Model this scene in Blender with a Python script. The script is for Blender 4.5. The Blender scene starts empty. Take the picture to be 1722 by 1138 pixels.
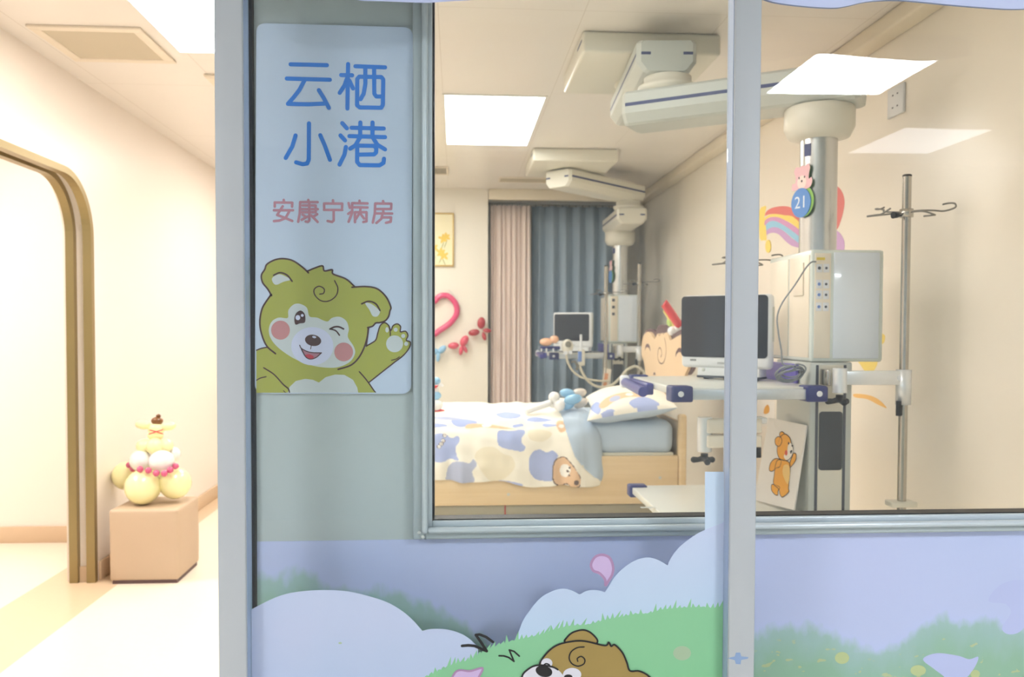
import bpy, bmesh, math, random
from math import sin, cos, pi, radians, sqrt, atan2
from mathutils import Vector, Matrix, noise
from mathutils.geometry import tessellate_polygon, delaunay_2d_cdt
random.seed(7)
SC = bpy.context.scene
COL = SC.collection

# ------------------------------------------------------------------ camera
W, H, F = 1722.0, 1138.0, 1400.0
CAM = Vector((0, 0, 1.40))
PSI, TH, RO, SH = radians(3.84), radians(1.71), 0.003, 25.0
fwd = Vector((sin(PSI) * cos(TH), cos(PSI) * cos(TH), -sin(TH)))
r0 = Vector((cos(PSI), -sin(PSI), 0)); u0 = r0.cross(fwd)
rgt = r0 * cos(RO) + u0 * sin(RO); upv = u0 * cos(RO) - r0 * sin(RO)
cd = bpy.data.cameras.new('camera'); cam = bpy.data.objects.new('camera', cd); COL.objects.link(cam)
cam.matrix_world = Matrix(((rgt.x, upv.x, -fwd.x, CAM.x), (rgt.y, upv.y, -fwd.y, CAM.y), (rgt.z, upv.z, -fwd.z, CAM.z), (0, 0, 0, 1)))
cd.sensor_width = 36; cd.sensor_fit = 'HORIZONTAL'; cd.lens = F / W * 36; cd.shift_y = SH / W
cd.clip_start = 0.05; cd.clip_end = 60
cd.dof.use_dof = True; cd.dof.focus_distance = 1.7; cd.dof.aperture_fstop = 6.0
SC.camera = cam
# ------------------------------------------------------------------ colour management, world
SC.view_settings.view_transform = 'Standard'; SC.view_settings.look = 'None'
SC.view_settings.gamma = 1; SC.view_settings.use_curve_mapping = False
SC.view_settings.exposure = 0.0
wd = bpy.data.worlds.new('world'); SC.world = wd; wd.use_nodes = True
wd.node_tree.nodes['Background'].inputs[0].default_value = (0.72, 0.82, 1.0, 1)
wd.node_tree.nodes['Background'].inputs[1].default_value = 0.25

def lin(c):
    return tuple(((v / 255) / 12.92 if v / 255 <= 0.04045 else ((v / 255 + 0.055) / 1.055) ** 2.4) for v in c[:3]) + (1.0,)

MATS = {}
def emat(name, col, strength):
    m = bpy.data.materials.new(name); m.use_nodes = True; nt = m.node_tree; nt.nodes.clear()
    o = nt.nodes.new('ShaderNodeOutputMaterial'); e = nt.nodes.new('ShaderNodeEmission')
    e.inputs[0].default_value = col; e.inputs[1].default_value = strength
    nt.links.new(e.outputs[0], o.inputs[0]); MATS[name] = m
    return m
# light of the ward's ceiling panels (warm) and of the corridor's panels on the camera's side (cool)
emat('light_warm', (1.0, 0.965, 0.92, 1), 13.5)
emat('light_left', (1.0, 0.93, 0.87, 1), 17.5)
emat('light_wash', (1.0, 0.93, 0.87, 1), 28.0)
emat('light_cool', (0.90, 0.95, 1.0, 1), 58.0)
emat('fill_back', (1.0, 0.96, 0.905, 1), 15.0)  # emission of the added fill panel at the back of the ward
emat('light_front', (1.0, 0.965, 0.92, 1), 7.0)
emat('light_cool_far', (0.84, 0.88, 1.0, 1), 5.5)
# ------------------------------------------------------------------ helpers
def ray(px, py):
    return rgt * ((px - W / 2) / F) - upv * ((py - (H / 2 + SH)) / F) + fwd
def P(px, py, X=None, Y=None, Z=None):
    d = ray(px, py)
    t = (X - CAM.x) / d.x if X is not None else (Y - CAM.y) / d.y if Y is not None else (Z - CAM.z) / d.z
    return CAM + d * t
def PP(px, py, o, n):
    d = ray(px, py); return CAM + d * ((o - CAM).dot(n) / d.dot(n))
def proj(p):
    v = p - CAM; z = v.dot(fwd)
    return (W / 2 + F * v.dot(rgt) / z, H / 2 + SH - F * v.dot(upv) / z)

def mat(name, col, rough=0.5, metal=0.0, var=0.03, scale=6.0, bump=0.0, bscale=60.0, coat=0.0, spec=0.5, alpha=None, col2=None, sheen=0.0, sss=0.0):
    if name in MATS: return MATS[name]
    m = bpy.data.materials.new(name); m.use_nodes = True; nt = m.node_tree
    b = nt.nodes['Principled BSDF']
    tc = nt.nodes.new('ShaderNodeTexCoord'); nz = nt.nodes.new('ShaderNodeTexNoise')
    nz.inputs['Scale'].default_value = scale; nz.inputs['Detail'].default_value = 3
    nt.links.new(tc.outputs['Object'], nz.inputs['Vector'])
    mx = nt.nodes.new('ShaderNodeMix'); mx.data_type = 'RGBA'
    c = lin(col)
    if col2 is None:
        mx.inputs[6].default_value = tuple(v * (1 - var) for v in c[:3]) + (1,)
        mx.inputs[7].default_value = tuple(min(1, v * (1 + var)) for v in c[:3]) + (1,)
    else:
        mx.inputs[6].default_value = c; mx.inputs[7].default_value = lin(col2)
    nt.links.new(nz.outputs['Fac'], mx.inputs[0]); nt.links.new(mx.outputs[2], b.inputs['Base Color'])
    b.inputs['Roughness'].default_value = rough; b.inputs['Metallic'].default_value = metal
    b.inputs['Coat Weight'].default_value = coat; b.inputs['Specular IOR Level'].default_value = spec
    if sheen: b.inputs['Sheen Weight'].default_value = sheen
    if sss:
        b.inputs['Subsurface Weight'].default_value = sss; b.inputs['Subsurface Radius'].default_value = (0.03, 0.03, 0.02)
    if alpha is not None: b.inputs['Alpha'].default_value = alpha
    if bump:
        n2 = nt.nodes.new('ShaderNodeTexNoise'); n2.inputs['Scale'].default_value = bscale
        nt.links.new(tc.outputs['Object'], n2.inputs['Vector'])
        bp = nt.nodes.new('ShaderNodeBump'); bp.inputs['Strength'].default_value = bump; bp.inputs['Distance'].default_value = 0.01
        nt.links.new(n2.outputs['Fac'], bp.inputs['Height']); nt.links.new(bp.outputs[0], b.inputs['Normal'])
    MATS[name] = m
    return m

def glass_mat(name, tint, refl=1.0, base=0.04, rough=0.0, wave=0.0):
    m = bpy.data.materials.new(name); m.use_nodes = True; nt = m.node_tree; nt.nodes.clear()
    o = nt.nodes.new('ShaderNodeOutputMaterial'); mix = nt.nodes.new('ShaderNodeMixShader')
    tr = nt.nodes.new('ShaderNodeBsdfTransparent'); gl = nt.nodes.new('ShaderNodeBsdfGlossy')
    tr.inputs[0].default_value = tint; gl.inputs['Roughness'].default_value = rough
    lw = nt.nodes.new('ShaderNodeLayerWeight'); lw.inputs[0].default_value = 0.5
    pw = nt.nodes.new('ShaderNodeMath'); pw.operation = 'POWER'; pw.inputs[1].default_value = 5
    ma = nt.nodes.new('ShaderNodeMath'); ma.operation = 'MULTIPLY_ADD'; ma.inputs[1].default_value = 0.96 * refl; ma.inputs[2].default_value = base * refl
    nt.links.new(lw.outputs['Facing'], pw.inputs[0]); nt.links.new(pw.outputs[0], ma.inputs[0]); nt.links.new(ma.outputs[0], mix.inputs[0])
    nt.links.new(tr.outputs[0], mix.inputs[1]); nt.links.new(gl.outputs[0], mix.inputs[2]); nt.links.new(mix.outputs[0], o.inputs[0])
    if wave:
        tc = nt.nodes.new('ShaderNodeTexCoord'); nz = nt.nodes.new('ShaderNodeTexNoise'); nz.inputs['Scale'].default_value = 3.0; nz.inputs['Detail'].default_value = 0
        bp = nt.nodes.new('ShaderNodeBump'); bp.inputs['Strength'].default_value = wave; bp.inputs['Distance'].default_value = 0.02
        nt.links.new(tc.outputs['Object'], nz.inputs['Vector']); nt.links.new(nz.outputs['Fac'], bp.inputs['Height']); nt.links.new(bp.outputs[0], gl.inputs['Normal'])
    MATS[name] = m
    return m

def cr(pts, n=6, closed=False):
    """Catmull-Rom through 2-D or 3-D points"""
    q = [Vector(p) for p in pts]; k = len(q); out = []
    if k < 3: return q
    for i in range(k if closed else k - 1):
        a = q[i - 1] if (closed or i > 0) else q[0] * 2 - q[1]
        b = q[i]; c = q[(i + 1) % k]
        d = q[(i + 2) % k] if (closed or i + 2 < k) else q[-1] * 2 - q[-2]
        for j in range(n):
            t = j / n
            out.append(0.5 * ((2 * b) + (c - a) * t + (2 * a - 5 * b + 4 * c - d) * t * t + (3 * b - a - 3 * c + d) * t ** 3))
    if not closed: out.append(q[-1])
    return out

def ell(cx, cy, rx, ry, n=32, rot=0.0):
    return [(cx + rx * cos(a) * cos(rot) - ry * sin(a) * sin(rot), cy + rx * cos(a) * sin(rot) + ry * sin(a) * cos(rot)) for a in (2 * pi * i / n for i in range(n))]

def rrect(w, h, r, n=6):
    return [(sx * (w / 2 - r) + r * cos(radians(a0 + 90 * i / n)), sz * (h / 2 - r) + r * sin(radians(a0 + 90 * i / n))) for sx, sz, a0 in ((1, 1, 0), (-1, 1, 90), (-1, -1, 180), (1, -1, 270)) for i in range(n + 1)]

class G:
    def __init__(s): s.v = []; s.f = []; s.m = []; s.s = []
    def add(s, vs, fs, m=0, sm=False):
        o = len(s.v); s.v += [Vector(p) for p in vs]
        for f in fs: s.f.append([i + o for i in f]); s.m.append(m); s.s.append(sm)
        return s
    def bm(s, bm, m=0, sm=False, mx=None):
        bm.verts.ensure_lookup_table(); bm.verts.index_update()
        vs = [(mx @ v.co) if mx else v.co.copy() for v in bm.verts]
        s.add(vs, [[v.index for v in f.verts] for f in bm.faces], m, sm); bm.free(); return s
    def box(s, a, b, bev=0.0, m=0, mx=None, seg=2):
        a = Vector(a); b = Vector(b); bm = bmesh.new(); bmesh.ops.create_cube(bm, size=1)
        c = (a + b) / 2; d = b - a
        for v in bm.verts: v.co = Vector((v.co.x * d.x + c.x, v.co.y * d.y + c.y, v.co.z * d.z + c.z))
        if bev: bmesh.ops.bevel(bm, geom=list(bm.edges), offset=min(bev, min(abs(x) for x in d) * 0.49), segments=seg, profile=0.5, affect='EDGES')
        return s.bm(bm, m, bool(bev), mx)
    def tube(s, pts, r, n=12, m=0, closed=False, caps=True):
        q = [Vector(p) for p in pts]; k = len(q); R = r if isinstance(r, (list, tuple)) else [r] * k
        vs = []; fs = []; nrm = None
        for i in range(k):
            if closed: t = q[(i + 1) % k] - q[i - 1]
            else: t = q[min(i + 1, k - 1)] - q[max(i - 1, 0)]
            t.normalize()
            if nrm is None:
                nrm = t.orthogonal().normalized()
            else:
                nrm = (nrm - t * nrm.dot(t)); nrm = nrm.normalized() if nrm.length > 1e-6 else t.orthogonal().normalized()
            bi = t.cross(nrm)
            for j in range(n):
                a = 2 * pi * j / n; vs.append(q[i] + (nrm * cos(a) + bi * sin(a)) * R[i])
        for i in range(k if closed else k - 1):
            for j in range(n):
                i2 = (i + 1) % k; fs.append([i * n + j, i * n + (j + 1) % n, i2 * n + (j + 1) % n, i2 * n + j])
        s.add(vs, fs, m, True)
        if caps and not closed:
            s.add(vs[:n], [list(range(n))[::-1]], m); s.add(vs[-n:], [list(range(n))], m)
        return s
    def cyl(s, a, b, r, r2=None, n=24, m=0): return s.tube([a, b], [r, r if r2 is None else r2], n, m)
    def sph(s, c, r, m=0, nu=24, nv=14, mx=None):
        if not isinstance(r, (list, tuple)): r = (r, r, r)
        bm = bmesh.new(); bmesh.ops.create_uvsphere(bm, u_segments=nu, v_segments=nv, radius=1)
        for v in bm.verts: v.co = Vector((v.co.x * r[0], v.co.y * r[1], v.co.z * r[2]))
        M = Matrix.Translation(c) @ (mx if mx else Matrix())
        return s.bm(bm, m, True, M)
    def lathe(s, prof, c, n=32, m=0, mx=None):
        vs = []; fs = []; k = len(prof); c = Vector(c)
        for (r, z) in prof:
            for j in range(n):
                a = 2 * pi * j / n; p = Vector((r * cos(a), r * sin(a), z)); vs.append(c + ((mx @ p) if mx else p))
        for i in range(k - 1):
            for j in range(n): fs.append([i * n + j, i * n + (j + 1) % n, (i + 1) * n + (j + 1) % n, (i + 1) * n + j])
        s.add(vs, fs, m, True)
        s.add(vs[:n], [list(range(n))[::-1]], m); s.add(vs[-n:], [list(range(n))], m)
        return s
    def flat(s, pts, m=0):
        pts = [Vector(p) for p in pts]
        s.add(pts, [list(t) for t in tessellate_polygon([pts])], m); return s
    def plate(s, pts, off, m=0, me=None):
        """closed outline extruded along off (a vector)"""
        pts = [Vector(p) for p in pts]; off = Vector(off); k = len(pts); tri = [list(t) for t in tessellate_polygon([pts])]
        s.add(pts, tri, m); s.add([p + off for p in pts], [t[::-1] for t in tri], m if me is None else me)
        vs = pts + [p + off for p in pts]
        s.add(vs, [[i, (i + 1) % k, k + (i + 1) % k, k + i] for i in range(k)], m if me is None else me); return s
    def stroke(s, pts, w, nrm, m=0, taper=False, closed=False): return s.strokes([pts], w, nrm, m, taper, closed)
    def strokes(s, paths, w, nrm, m=0, taper=False, closed=False):
        """flat ribbons with round ends and joints on the plane of nrm, merged into one outline (no overlapping faces)"""
        nrm = Vector(nrm).normalized(); t1 = nrm.orthogonal().normalized(); t2 = nrm.cross(t1); o = Vector(paths[0][0]); d0 = 0
        V2 = []; polys = []
        def put(p2):
            k = len(V2); V2.extend(p2); polys.append(list(range(k, k + len(p2))))
        for pts in paths:
            q = [((Vector(p) - o).dot(t1), (Vector(p) - o).dot(t2)) for p in pts]; q = [Vector(p) for p in q]; k = len(q)
            L = sum((q[i + 1] - q[i]).length for i in range(k - 1)) or 1; acc = 0; ws = []
            for i in range(k):
                if i: acc += (q[i] - q[i - 1]).length
                ws.append(w * (0.18 + 0.82 * sin(pi * min(max(acc / L, 0), 1)) ** 0.5) if taper else w)
            for i in range(k if closed else k - 1):
                a, b = q[i], q[(i + 1) % k]; wa, wb = ws[i], ws[(i + 1) % k]; d = b - a
                if d.length < 1e-7: continue
                d.normalize(); n_ = Vector((-d.y, d.x)); put([a + n_ * wa / 2, a - n_ * wa / 2, b - n_ * wb / 2, b + n_ * wb / 2])
            for i in range(k):
                put([q[i] + Vector((cos(a), sin(a))) * ws[i] / 2 for a in (2 * pi * (j + 0.13) / 14 for j in range(14))])
        area = lambda P_: abs(sum(P_[i - 1].x * P_[i].y - P_[i].x * P_[i - 1].y for i in range(len(P_)))) / 2
        tot = sum(area([V2[i] * 1000 for i in p]) for p in polys); rj = random.Random(5)
        for k in range(6):      # retry with a micron of jitter if the triangulation fills a hole
            v, e, f, ov, oe, of = delaunay_2d_cdt([p * 1000 + (Vector((rj.random(), rj.random())) * 0.002 * k) for p in V2], [], polys, 0, 1e-5)
            if sum(area([v[i] for i in x]) for x, src in zip(f, of) if src) <= tot * 1.001: break
        return s.add([o + t1 * (p.x / 1000) + t2 * (p.y / 1000) for p in v], [list(x) for x, src in zip(f, of) if src], m)

def origin(o):
    p = Vector((0, 0, 0))
    while o: p += o.location; o = o.parent
    return p

def obj(name, g, mats, parent=None, label=None, cat=None, group=None, kind=None, local=False, mods=None, at=None):
    me = bpy.data.meshes.new(name)
    off = Vector((0, 0, 0)) if local else (origin(parent) if parent else Vector((0, 0, 0)))
    here = Vector((0, 0, 0))
    if at is None and not parent and g.v:      # own origin at the base centre
        xs = [v.x for v in g.v]; ys = [v.y for v in g.v]; zs = [v.z for v in g.v]
        here = Vector(((min(xs) + max(xs)) / 2, (min(ys) + max(ys)) / 2, min(zs)))
    me.from_pydata([tuple(v - off - here) for v in g.v], [], g.f)
    if not isinstance(mats, (list, tuple)): mats = [mats]
    for m in mats: me.materials.append(MATS[m] if isinstance(m, str) else m)
    for p, mi, sm in zip(me.polygons, g.m, g.s): p.material_index = mi; p.use_smooth = sm
    bm = bmesh.new(); bm.from_mesh(me)
    if parent is None or not local: pass
    bm.to_mesh(me); bm.free()
    o = bpy.data.objects.new(name, me); COL.objects.link(o); o.location = here
    if parent: o.parent = parent
    tag(o, label, cat, group, kind)
    if mods:
        for k, kw in mods:
            md = o.modifiers.new(k.lower(), k)
            for a, v in kw.items(): setattr(md, a, v)
    return o
def tag(o, label=None, cat=None, group=None, kind=None):
    if label: o['label'] = label
    if cat: o['category'] = cat
    if group: o['group'] = group
    if kind: o['kind'] = kind
def thing(name, label, cat, loc, group=None, rz=0.0):
    o = bpy.data.objects.new(name, None); COL.objects.link(o); o.location = loc; o.empty_display_size = 0.05
    if rz: o.rotation_euler = (0, 0, rz)
    tag(o, label, cat, group); return o
def struct(name, g, mats, parent=None, **k): return obj(name, g, mats, parent, kind=None if parent else 'structure', **k)
def copy_tree(o, parent=None):
    c = o.copy(); COL.objects.link(c); c.parent = parent
    for ch in list(o.children): copy_tree(ch, c)
    return c
def text_mesh(s, size, mx, extr=0.0):
    cu = bpy.data.curves.new('t', 'FONT'); cu.body = s; cu.size = size; cu.align_x = 'CENTER'; cu.align_y = 'CENTER'; cu.extrude = extr
    o = bpy.data.objects.new('t', cu); COL.objects.link(o)
    me = bpy.data.meshes.new_from_object(o.evaluated_get(bpy.context.evaluated_depsgraph_get()))
    g = G(); g.add([mx @ v.co for v in me.vertices], [list(p.vertices) for p in me.polygons])
    bpy.data.objects.remove(o); bpy.data.curves.remove(cu); bpy.data.meshes.remove(me)
    return g
# ------------------------------------------------------------------ the setting
YD, YW = 1.50, 1.65          # sliding door plane, front face of the ward's front wall
XL, XR, YB, YN, ZC = -1.975, 1.85, 7.8, 8.35, 2.70
xw0 = P(431, 700, Y=YW).x    # where the front wall begins beside the doorway

def pos_mat(name, rough, build, coat=0.0):
    m = bpy.data.materials.new(name); m.use_nodes = True; nt = m.node_tree
    b = nt.nodes['Principled BSDF']; b.inputs['Roughness'].default_value = rough; b.inputs['Coat Weight'].default_value = coat
    ge = nt.nodes.new('ShaderNodeNewGeometry'); sx = nt.nodes.new('ShaderNodeSeparateXYZ'); nt.links.new(ge.outputs['Position'], sx.inputs[0])
    def math_(op, a, c=None, d=None, clamp=False):
        n = nt.nodes.new('ShaderNodeMath'); n.operation = op; n.use_clamp = clamp
        for i, v in enumerate((a, c, d)):
            if v is None: continue
            if isinstance(v, (int, float)): n.inputs[i].default_value = v
            else: nt.links.new(v, n.inputs[i])
        return n.outputs[0]
    def mixc(f, a, c):
        n = nt.nodes.new('ShaderNodeMix'); n.data_type = 'RGBA'
        for i, v in ((0, f), (6, a), (7, c)):
            if isinstance(v, (int, float)): n.inputs[i].default_value = v
            elif isinstance(v, tuple): n.inputs[i].default_value = lin(v)
            else: nt.links.new(v, n.inputs[i])
        return n.outputs[2]
    def noise_(scale, detail=3, vec=None, stretch=None):
        n = nt.nodes.new('ShaderNodeTexNoise'); n.inputs['Scale'].default_value = scale; n.inputs['Detail'].default_value = detail
        src = ge.outputs['Position']
        if stretch:
            mp = nt.nodes.new('ShaderNodeMapping'); mp.inputs['Scale'].default_value = stretch; nt.links.new(src, mp.inputs[0]); src = mp.outputs[0]
        nt.links.new(src, n.inputs['Vector']); return n.outputs['Fac']
    nt.links.new(build(nt, sx.outputs[0], sx.outputs[1], sx.outputs[2], math_, mixc, noise_), b.inputs['Base Color'])
    MATS[name] = m; return m

def ceil_build(nt, X, Y, Z, m, mix, nz):
    def seam(v, o, s, w):
        t = m('PINGPONG', m('SUBTRACT', v, o), s / 2)
        return m('LESS_THAN', t, w)
    k = m('MAXIMUM', seam(X, 0.525, 0.6, 0.0022), seam(Y, 3.42, 1.2, 0.0022))
    base = mix(nz(1.5), (236, 229, 222), (241, 234, 227))
    return mix(m('MULTIPLY', k, 0.35), base, (180, 165, 145))
pos_mat('ceiling_panels', 0.28, ceil_build)
def floor_build(nt, X, Y, Z, m, mix, nz):
    band = m('MULTIPLY', m('GREATER_THAN', X, -2.26), m('LESS_THAN', X, -1.84))
    base = mix(nz(40), (240, 230, 212), (245, 236, 219))
    tan = mix(nz(40), (224, 198, 166), (229, 204, 173))
    return mix(band, base, tan)
pos_mat('vinyl_floor', 0.30, floor_build)
mat('room_wall', (243, 235, 221), 0.30, var=0.01, scale=1.5)
mat('side_wall', (245, 235, 225), 0.35, var=0.01, scale=1.5)
mat('front_wall', (186, 197, 199), 0.42, var=0.015, scale=2.0)
mat('corridor_wall', (205, 212, 220), 0.6)
mat('corridor_ceiling', (225, 228, 232), 0.7)
mat('base_tan', (216, 189, 158), 0.45)
mat('crown', (232, 220, 198), 0.35)
mat('bronze', (156, 138, 96), 0.38, metal=0.6, var=0.05)
mat('alu', (178, 190, 196), 0.38, metal=0.05, var=0.02, scale=3)
mat('alu_bright', (204, 213, 220), 0.30, metal=0.15, var=0.02)
mat('post_grey', (186, 190, 196), 0.45, metal=0.0, var=0.025, scale=4)
mat('post_edge', (164, 180, 208), 0.4)
mat('black_rubber', (24, 25, 30), 0.45)
mat('screw', (200, 205, 205), 0.25, metal=0.8)

struct('floor', G().box((-4.6, -3.2, -0.1), (4.6, 8.6, 0)), 'vinyl_floor')
struct('ceiling', G().box((XL - 0.18, 1.75, ZC), (XR + 0.1, 8.5, ZC + 0.1)), 'ceiling_panels')
struct('ceiling_corridor', G().box((-4.6, -3.2, ZC), (4.6, 1.75, ZC + 0.1)), 'corridor_ceiling')
struct('ceiling_washroom', G().box((-4.6, 1.75, ZC), (XL - 0.18, 5.7, ZC + 0.1)), 'ceiling_panels')
struct('wall_corridor', G().box((-4.6, -3.2, 0), (4.6, -3.1, ZC)), 'corridor_wall')
struct('wall_corridor_end', G().box((-4.7, -3.1, 0), (-4.6, 5.7, ZC)), 'side_wall')
struct('wall_corridor_far', G().box((4.6, -3.1, 0), (4.7, 1.75, ZC)), 'corridor_wall')
struct('wall_right', G().box((XR, 1.752, 0), (XR + 0.1, 8.5, ZC)), 'room_wall')
g = G(); g.box((XL - 0.16, YB, 0), (0.295, YN + 0.1, ZC)); g.box((0.295, YN, 0), (XR, YN + 0.1, ZC))
struct('wall_back', g, 'room_wall')
# left wall with the round-cornered opening
Y0, Y1, ZA, RA = 2.75, 4.70, 2.215, 0.33
def arch(inset=0.0, close=False):
    a, b, t, r = Y0 + inset, Y1 - inset, ZA - inset, RA - inset
    pts = [(a, 0)] + [(a + r - r * cos(q), t - r + r * sin(q)) for q in (pi / 2 * i / 14 for i in range(15))]
    return pts + [(b - r + r * sin(q), t - r + r * cos(q)) for q in (pi / 2 * i / 14 for i in range(15))] + [(b, 0)]
out = [(1.752, 0)] + arch() + [(YB, 0), (YB, ZC), (1.752, ZC)]
struct('wall_left', G().plate([(XL, y, z) for y, z in out], (-0.16, 0, 0)), 'side_wall')
def arch_band(x0, x1, d, proud=0.0):
    g = G(); o = arch(-proud); i = arch(d); k = len(o)
    vs = [(x0, *p) for p in o] + [(x0, *p) for p in i] + [(x1, *p) for p in i] + [(x1, *p) for p in o]
    fs = []
    for j in range(k - 1):
        for a in range(4): fs.append([a * k + j, a * k + j + 1, ((a + 1) % 4) * k + j + 1, ((a + 1) % 4) * k + j])
    fs += [[0, k, 2 * k, 3 * k], [k - 1, 4 * k - 1, 3 * k - 1, 2 * k - 1]]
    return g.add(vs, fs)
struct('trim_1', arch_band(-2.018, -1.972, 0.035), 'bronze', label='outer bronze band framing the round-cornered opening', cat='door trim')
struct('trim_2', arch_band(-2.109, -2.065, 0.035), 'bronze', label='inner bronze band framing the round-cornered opening', cat='door trim')
struct('wall_washroom', G().box((-4.6, 5.58, 0), (XL - 0.16, 5.7, ZC)), 'side_wall')
struct('baseboard_washroom', G().box((-4.6, 5.562, 0), (XL - 0.161, 5.58, 0.105), 0.003), 'base_tan')
struct('baseboard_left', G().box((XL, 4.715, 0), (XL + 0.014, YB, 0.105), 0.003), 'base_tan')
struct('baseboard_jamb', G().box((-2.064, 4.686, 0), (-2.019, 4.70, 0.085)), 'base_tan')
struct('baseboard_right', G().box((XR - 0.014, 1.76, 0), (XR, YN, 0.105), 0.003), 'base_tan')
struct('baseboard_back', G().box((XL + 0.015, YB - 0.014, 0), (0.295, YB, 0.105), 0.003), 'base_tan')
struct('trim_3', G().box((XR - 0.09, 1.76, 2.625), (XR, YN, ZC), 0.012), 'crown')
struct('trim_4', G().box((0.30, YB - 0.02, 2.60), (XR - 0.092, YB + 0.03, ZC), 0.006), 'crown')
# front wall with the window opening
wl, wb, wr, wt = P(712, 600, Y=YW).x, P(900, 886, Y=YW).z, 1.70, 2.26
g = G(); y1 = YW + 0.1
g.box((xw0, YW, 0), (wl, y1, ZC)); g.box((wr, YW, 0), (4.6, y1, ZC)); g.box((wl, YW, 0), (wr, y1, wb)); g.box((wl, YW, wt), (wr, y1, ZC))
g.box((-4.6, YW, 0), (-1.75, y1, ZC)); g.box((-1.75, YW, 2.2), (xw0, y1, ZC))
struct('wall_front', g, 'front_wall')
struct('trim_5', G().box((xw0 - 0.0145, YW - 0.012, 0), (xw0 - 0.001, YW + 0.05, 2.2), 0.002), 'black_rubber')
struct('trim_6', G().box((-1.75, 1.43, 2.06), (4.2, 1.60, 2.3), 0.004), 'alu')
struct('added_soffit', G().box((-4.5, 0.62, 2.45), (4.5, 0.80, ZC)), 'post_grey')  # made-up soffit out of view, added to shade the top of the door posts
# window: stepped aluminium frame, black gasket, pane
def ring(x0, x1, z0, z1, w, ya, yb, bev):
    g = G(); g.box((x0, ya, z0), (x0 + w, yb, z1), bev); g.box((x1 - w, ya, z0), (x1, yb, z1), bev)
    g.box((x0 + w, ya, z0), (x1 - w, yb, z0 + w), bev); g.box((x0 + w, ya, z1 - w), (x1 - w, yb, z1), bev); return g
fx0, fz0 = P(694.5, 600, Y=1.63).x, P(900, 904.0, Y=1.63).z
gx0, gz0 = P(729, 600, Y=1.665).x, P(900, 867.5, Y=1.665).z
fw = gx0 - fx0; fh = gz0 - fz0
win = struct('window_1', ring(fx0, 1.76, fz0, 2.30, fw * 0.62, 1.626, 1.6495, 0.004), 'alu')
win['label'] = 'wide silver framed viewing window in the grey front wall'
struct('window_bead', ring(fx0 + fw * 0.45, 1.74, fz0 + fh * 0.40, 2.28, fw * 0.30, 1.612, 1.6255, 0.005), 'alu_bright', win)
struct('window_reveal', ring(fx0 + fw * 0.63, 1.735, fz0 + fh * 0.63, 2.27, fw * 0.33, 1.633, 1.672, 0.003), 'alu_bright', win)
struct('window_gasket', ring(gx0 - 0.003, 1.705, gz0 - 0.0035, 2.24, 0.0055, 1.640, 1.675, 0.0), 'black_rubber', win)
glass_mat('window_glass', (0.965, 0.975, 0.97, 1), refl=0.9, wave=0.04)
struct('window_pane', G().box((gx0 - 0.006, 1.662, gz0 - 0.006), (1.72, 1.668, 2.25)), 'window_glass', win)
g = G()
for px, py in ((705, 895), (711, 902)):
    c = P(px, py, Y=1.626); g.cyl(c, c - Vector((0, 0.002, 0)), 0.0035, n=14)
struct('window_screw', g, 'screw', win)

# ------------------------------------------------------------------ ceiling lights and vents
mat('lamp_frame', (235, 232, 226), 0.35)
mat('vent_cream', (238, 226, 208), 0.5); mat('vent_mesh', (212, 200, 178), 0.8, bump=0.4, bscale=300); mat('vent_dark', (120, 112, 98), 0.8)
def lamp(x0, x1, y0, y1, em, label, group=None):
    t = thing('ceiling_light', label, 'ceiling light', ((x0 + x1) / 2, (y0 + y1) / 2, ZC), group)
    f = 0.014; g = G()
    g.box((x0 - f, y0 - f, ZC - 0.008), (x1 + f, y0, ZC)); g.box((x0 - f, y1, ZC - 0.008), (x1 + f, y1 + f, ZC))
    g.box((x0 - f, y0, ZC - 0.008), (x0, y1, ZC)); g.box((x1, y0, ZC - 0.008), (x1 + f, y1, ZC))
    obj('frame', g, 'lamp_frame', t); obj('diffuser', G().box((x0, y0, ZC - 0.006), (x1, y1, ZC - 0.001)), em, t)
a, b = P(748, 158, Z=ZC), P(886, 243, Z=ZC)
lamp(a.x, a.x + 0.56, a.y, b.y, 'light_warm', 'square white ceiling panel light above the bed')
lamp(-0.06, 0.50, 1.95, 3.15, 'light_front', 'white ceiling panel light over the window inside the ward')
a = P(303, 85, Z=ZC)
lamp(a.x, a.x + 0.60, a.y - 1.25, a.y, 'light_left', 'bright ceiling panel light beside the square air vent')
lamp(-1.10, -0.42, 5.9, 7.1, 'fill_back', 'added fill panel at the far end of the ward, hidden behind the name sign')  # unseen fill lamp, added to brighten the back wall and curtains
lamp(-3.5, -2.9, 3.4, 4.6, 'light_wash', 'ceiling panel light behind the round-cornered opening')
lamp(1.69, 2.31, -1.15, -0.53, 'light_cool', 'corridor panel light mirrored in the window glass at right')
lamp(2.85, 3.45, -2.62, -1.85, 'light_cool_far', 'corridor panel light farther back, mirrored faintly in the window')
lamp(-3.0, -2.3, -1.3, -0.6, 'light_cool', 'added fill panel in the corridor, in front of the open doorway')  # made-up lamp out of view, added to light the left door post
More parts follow.
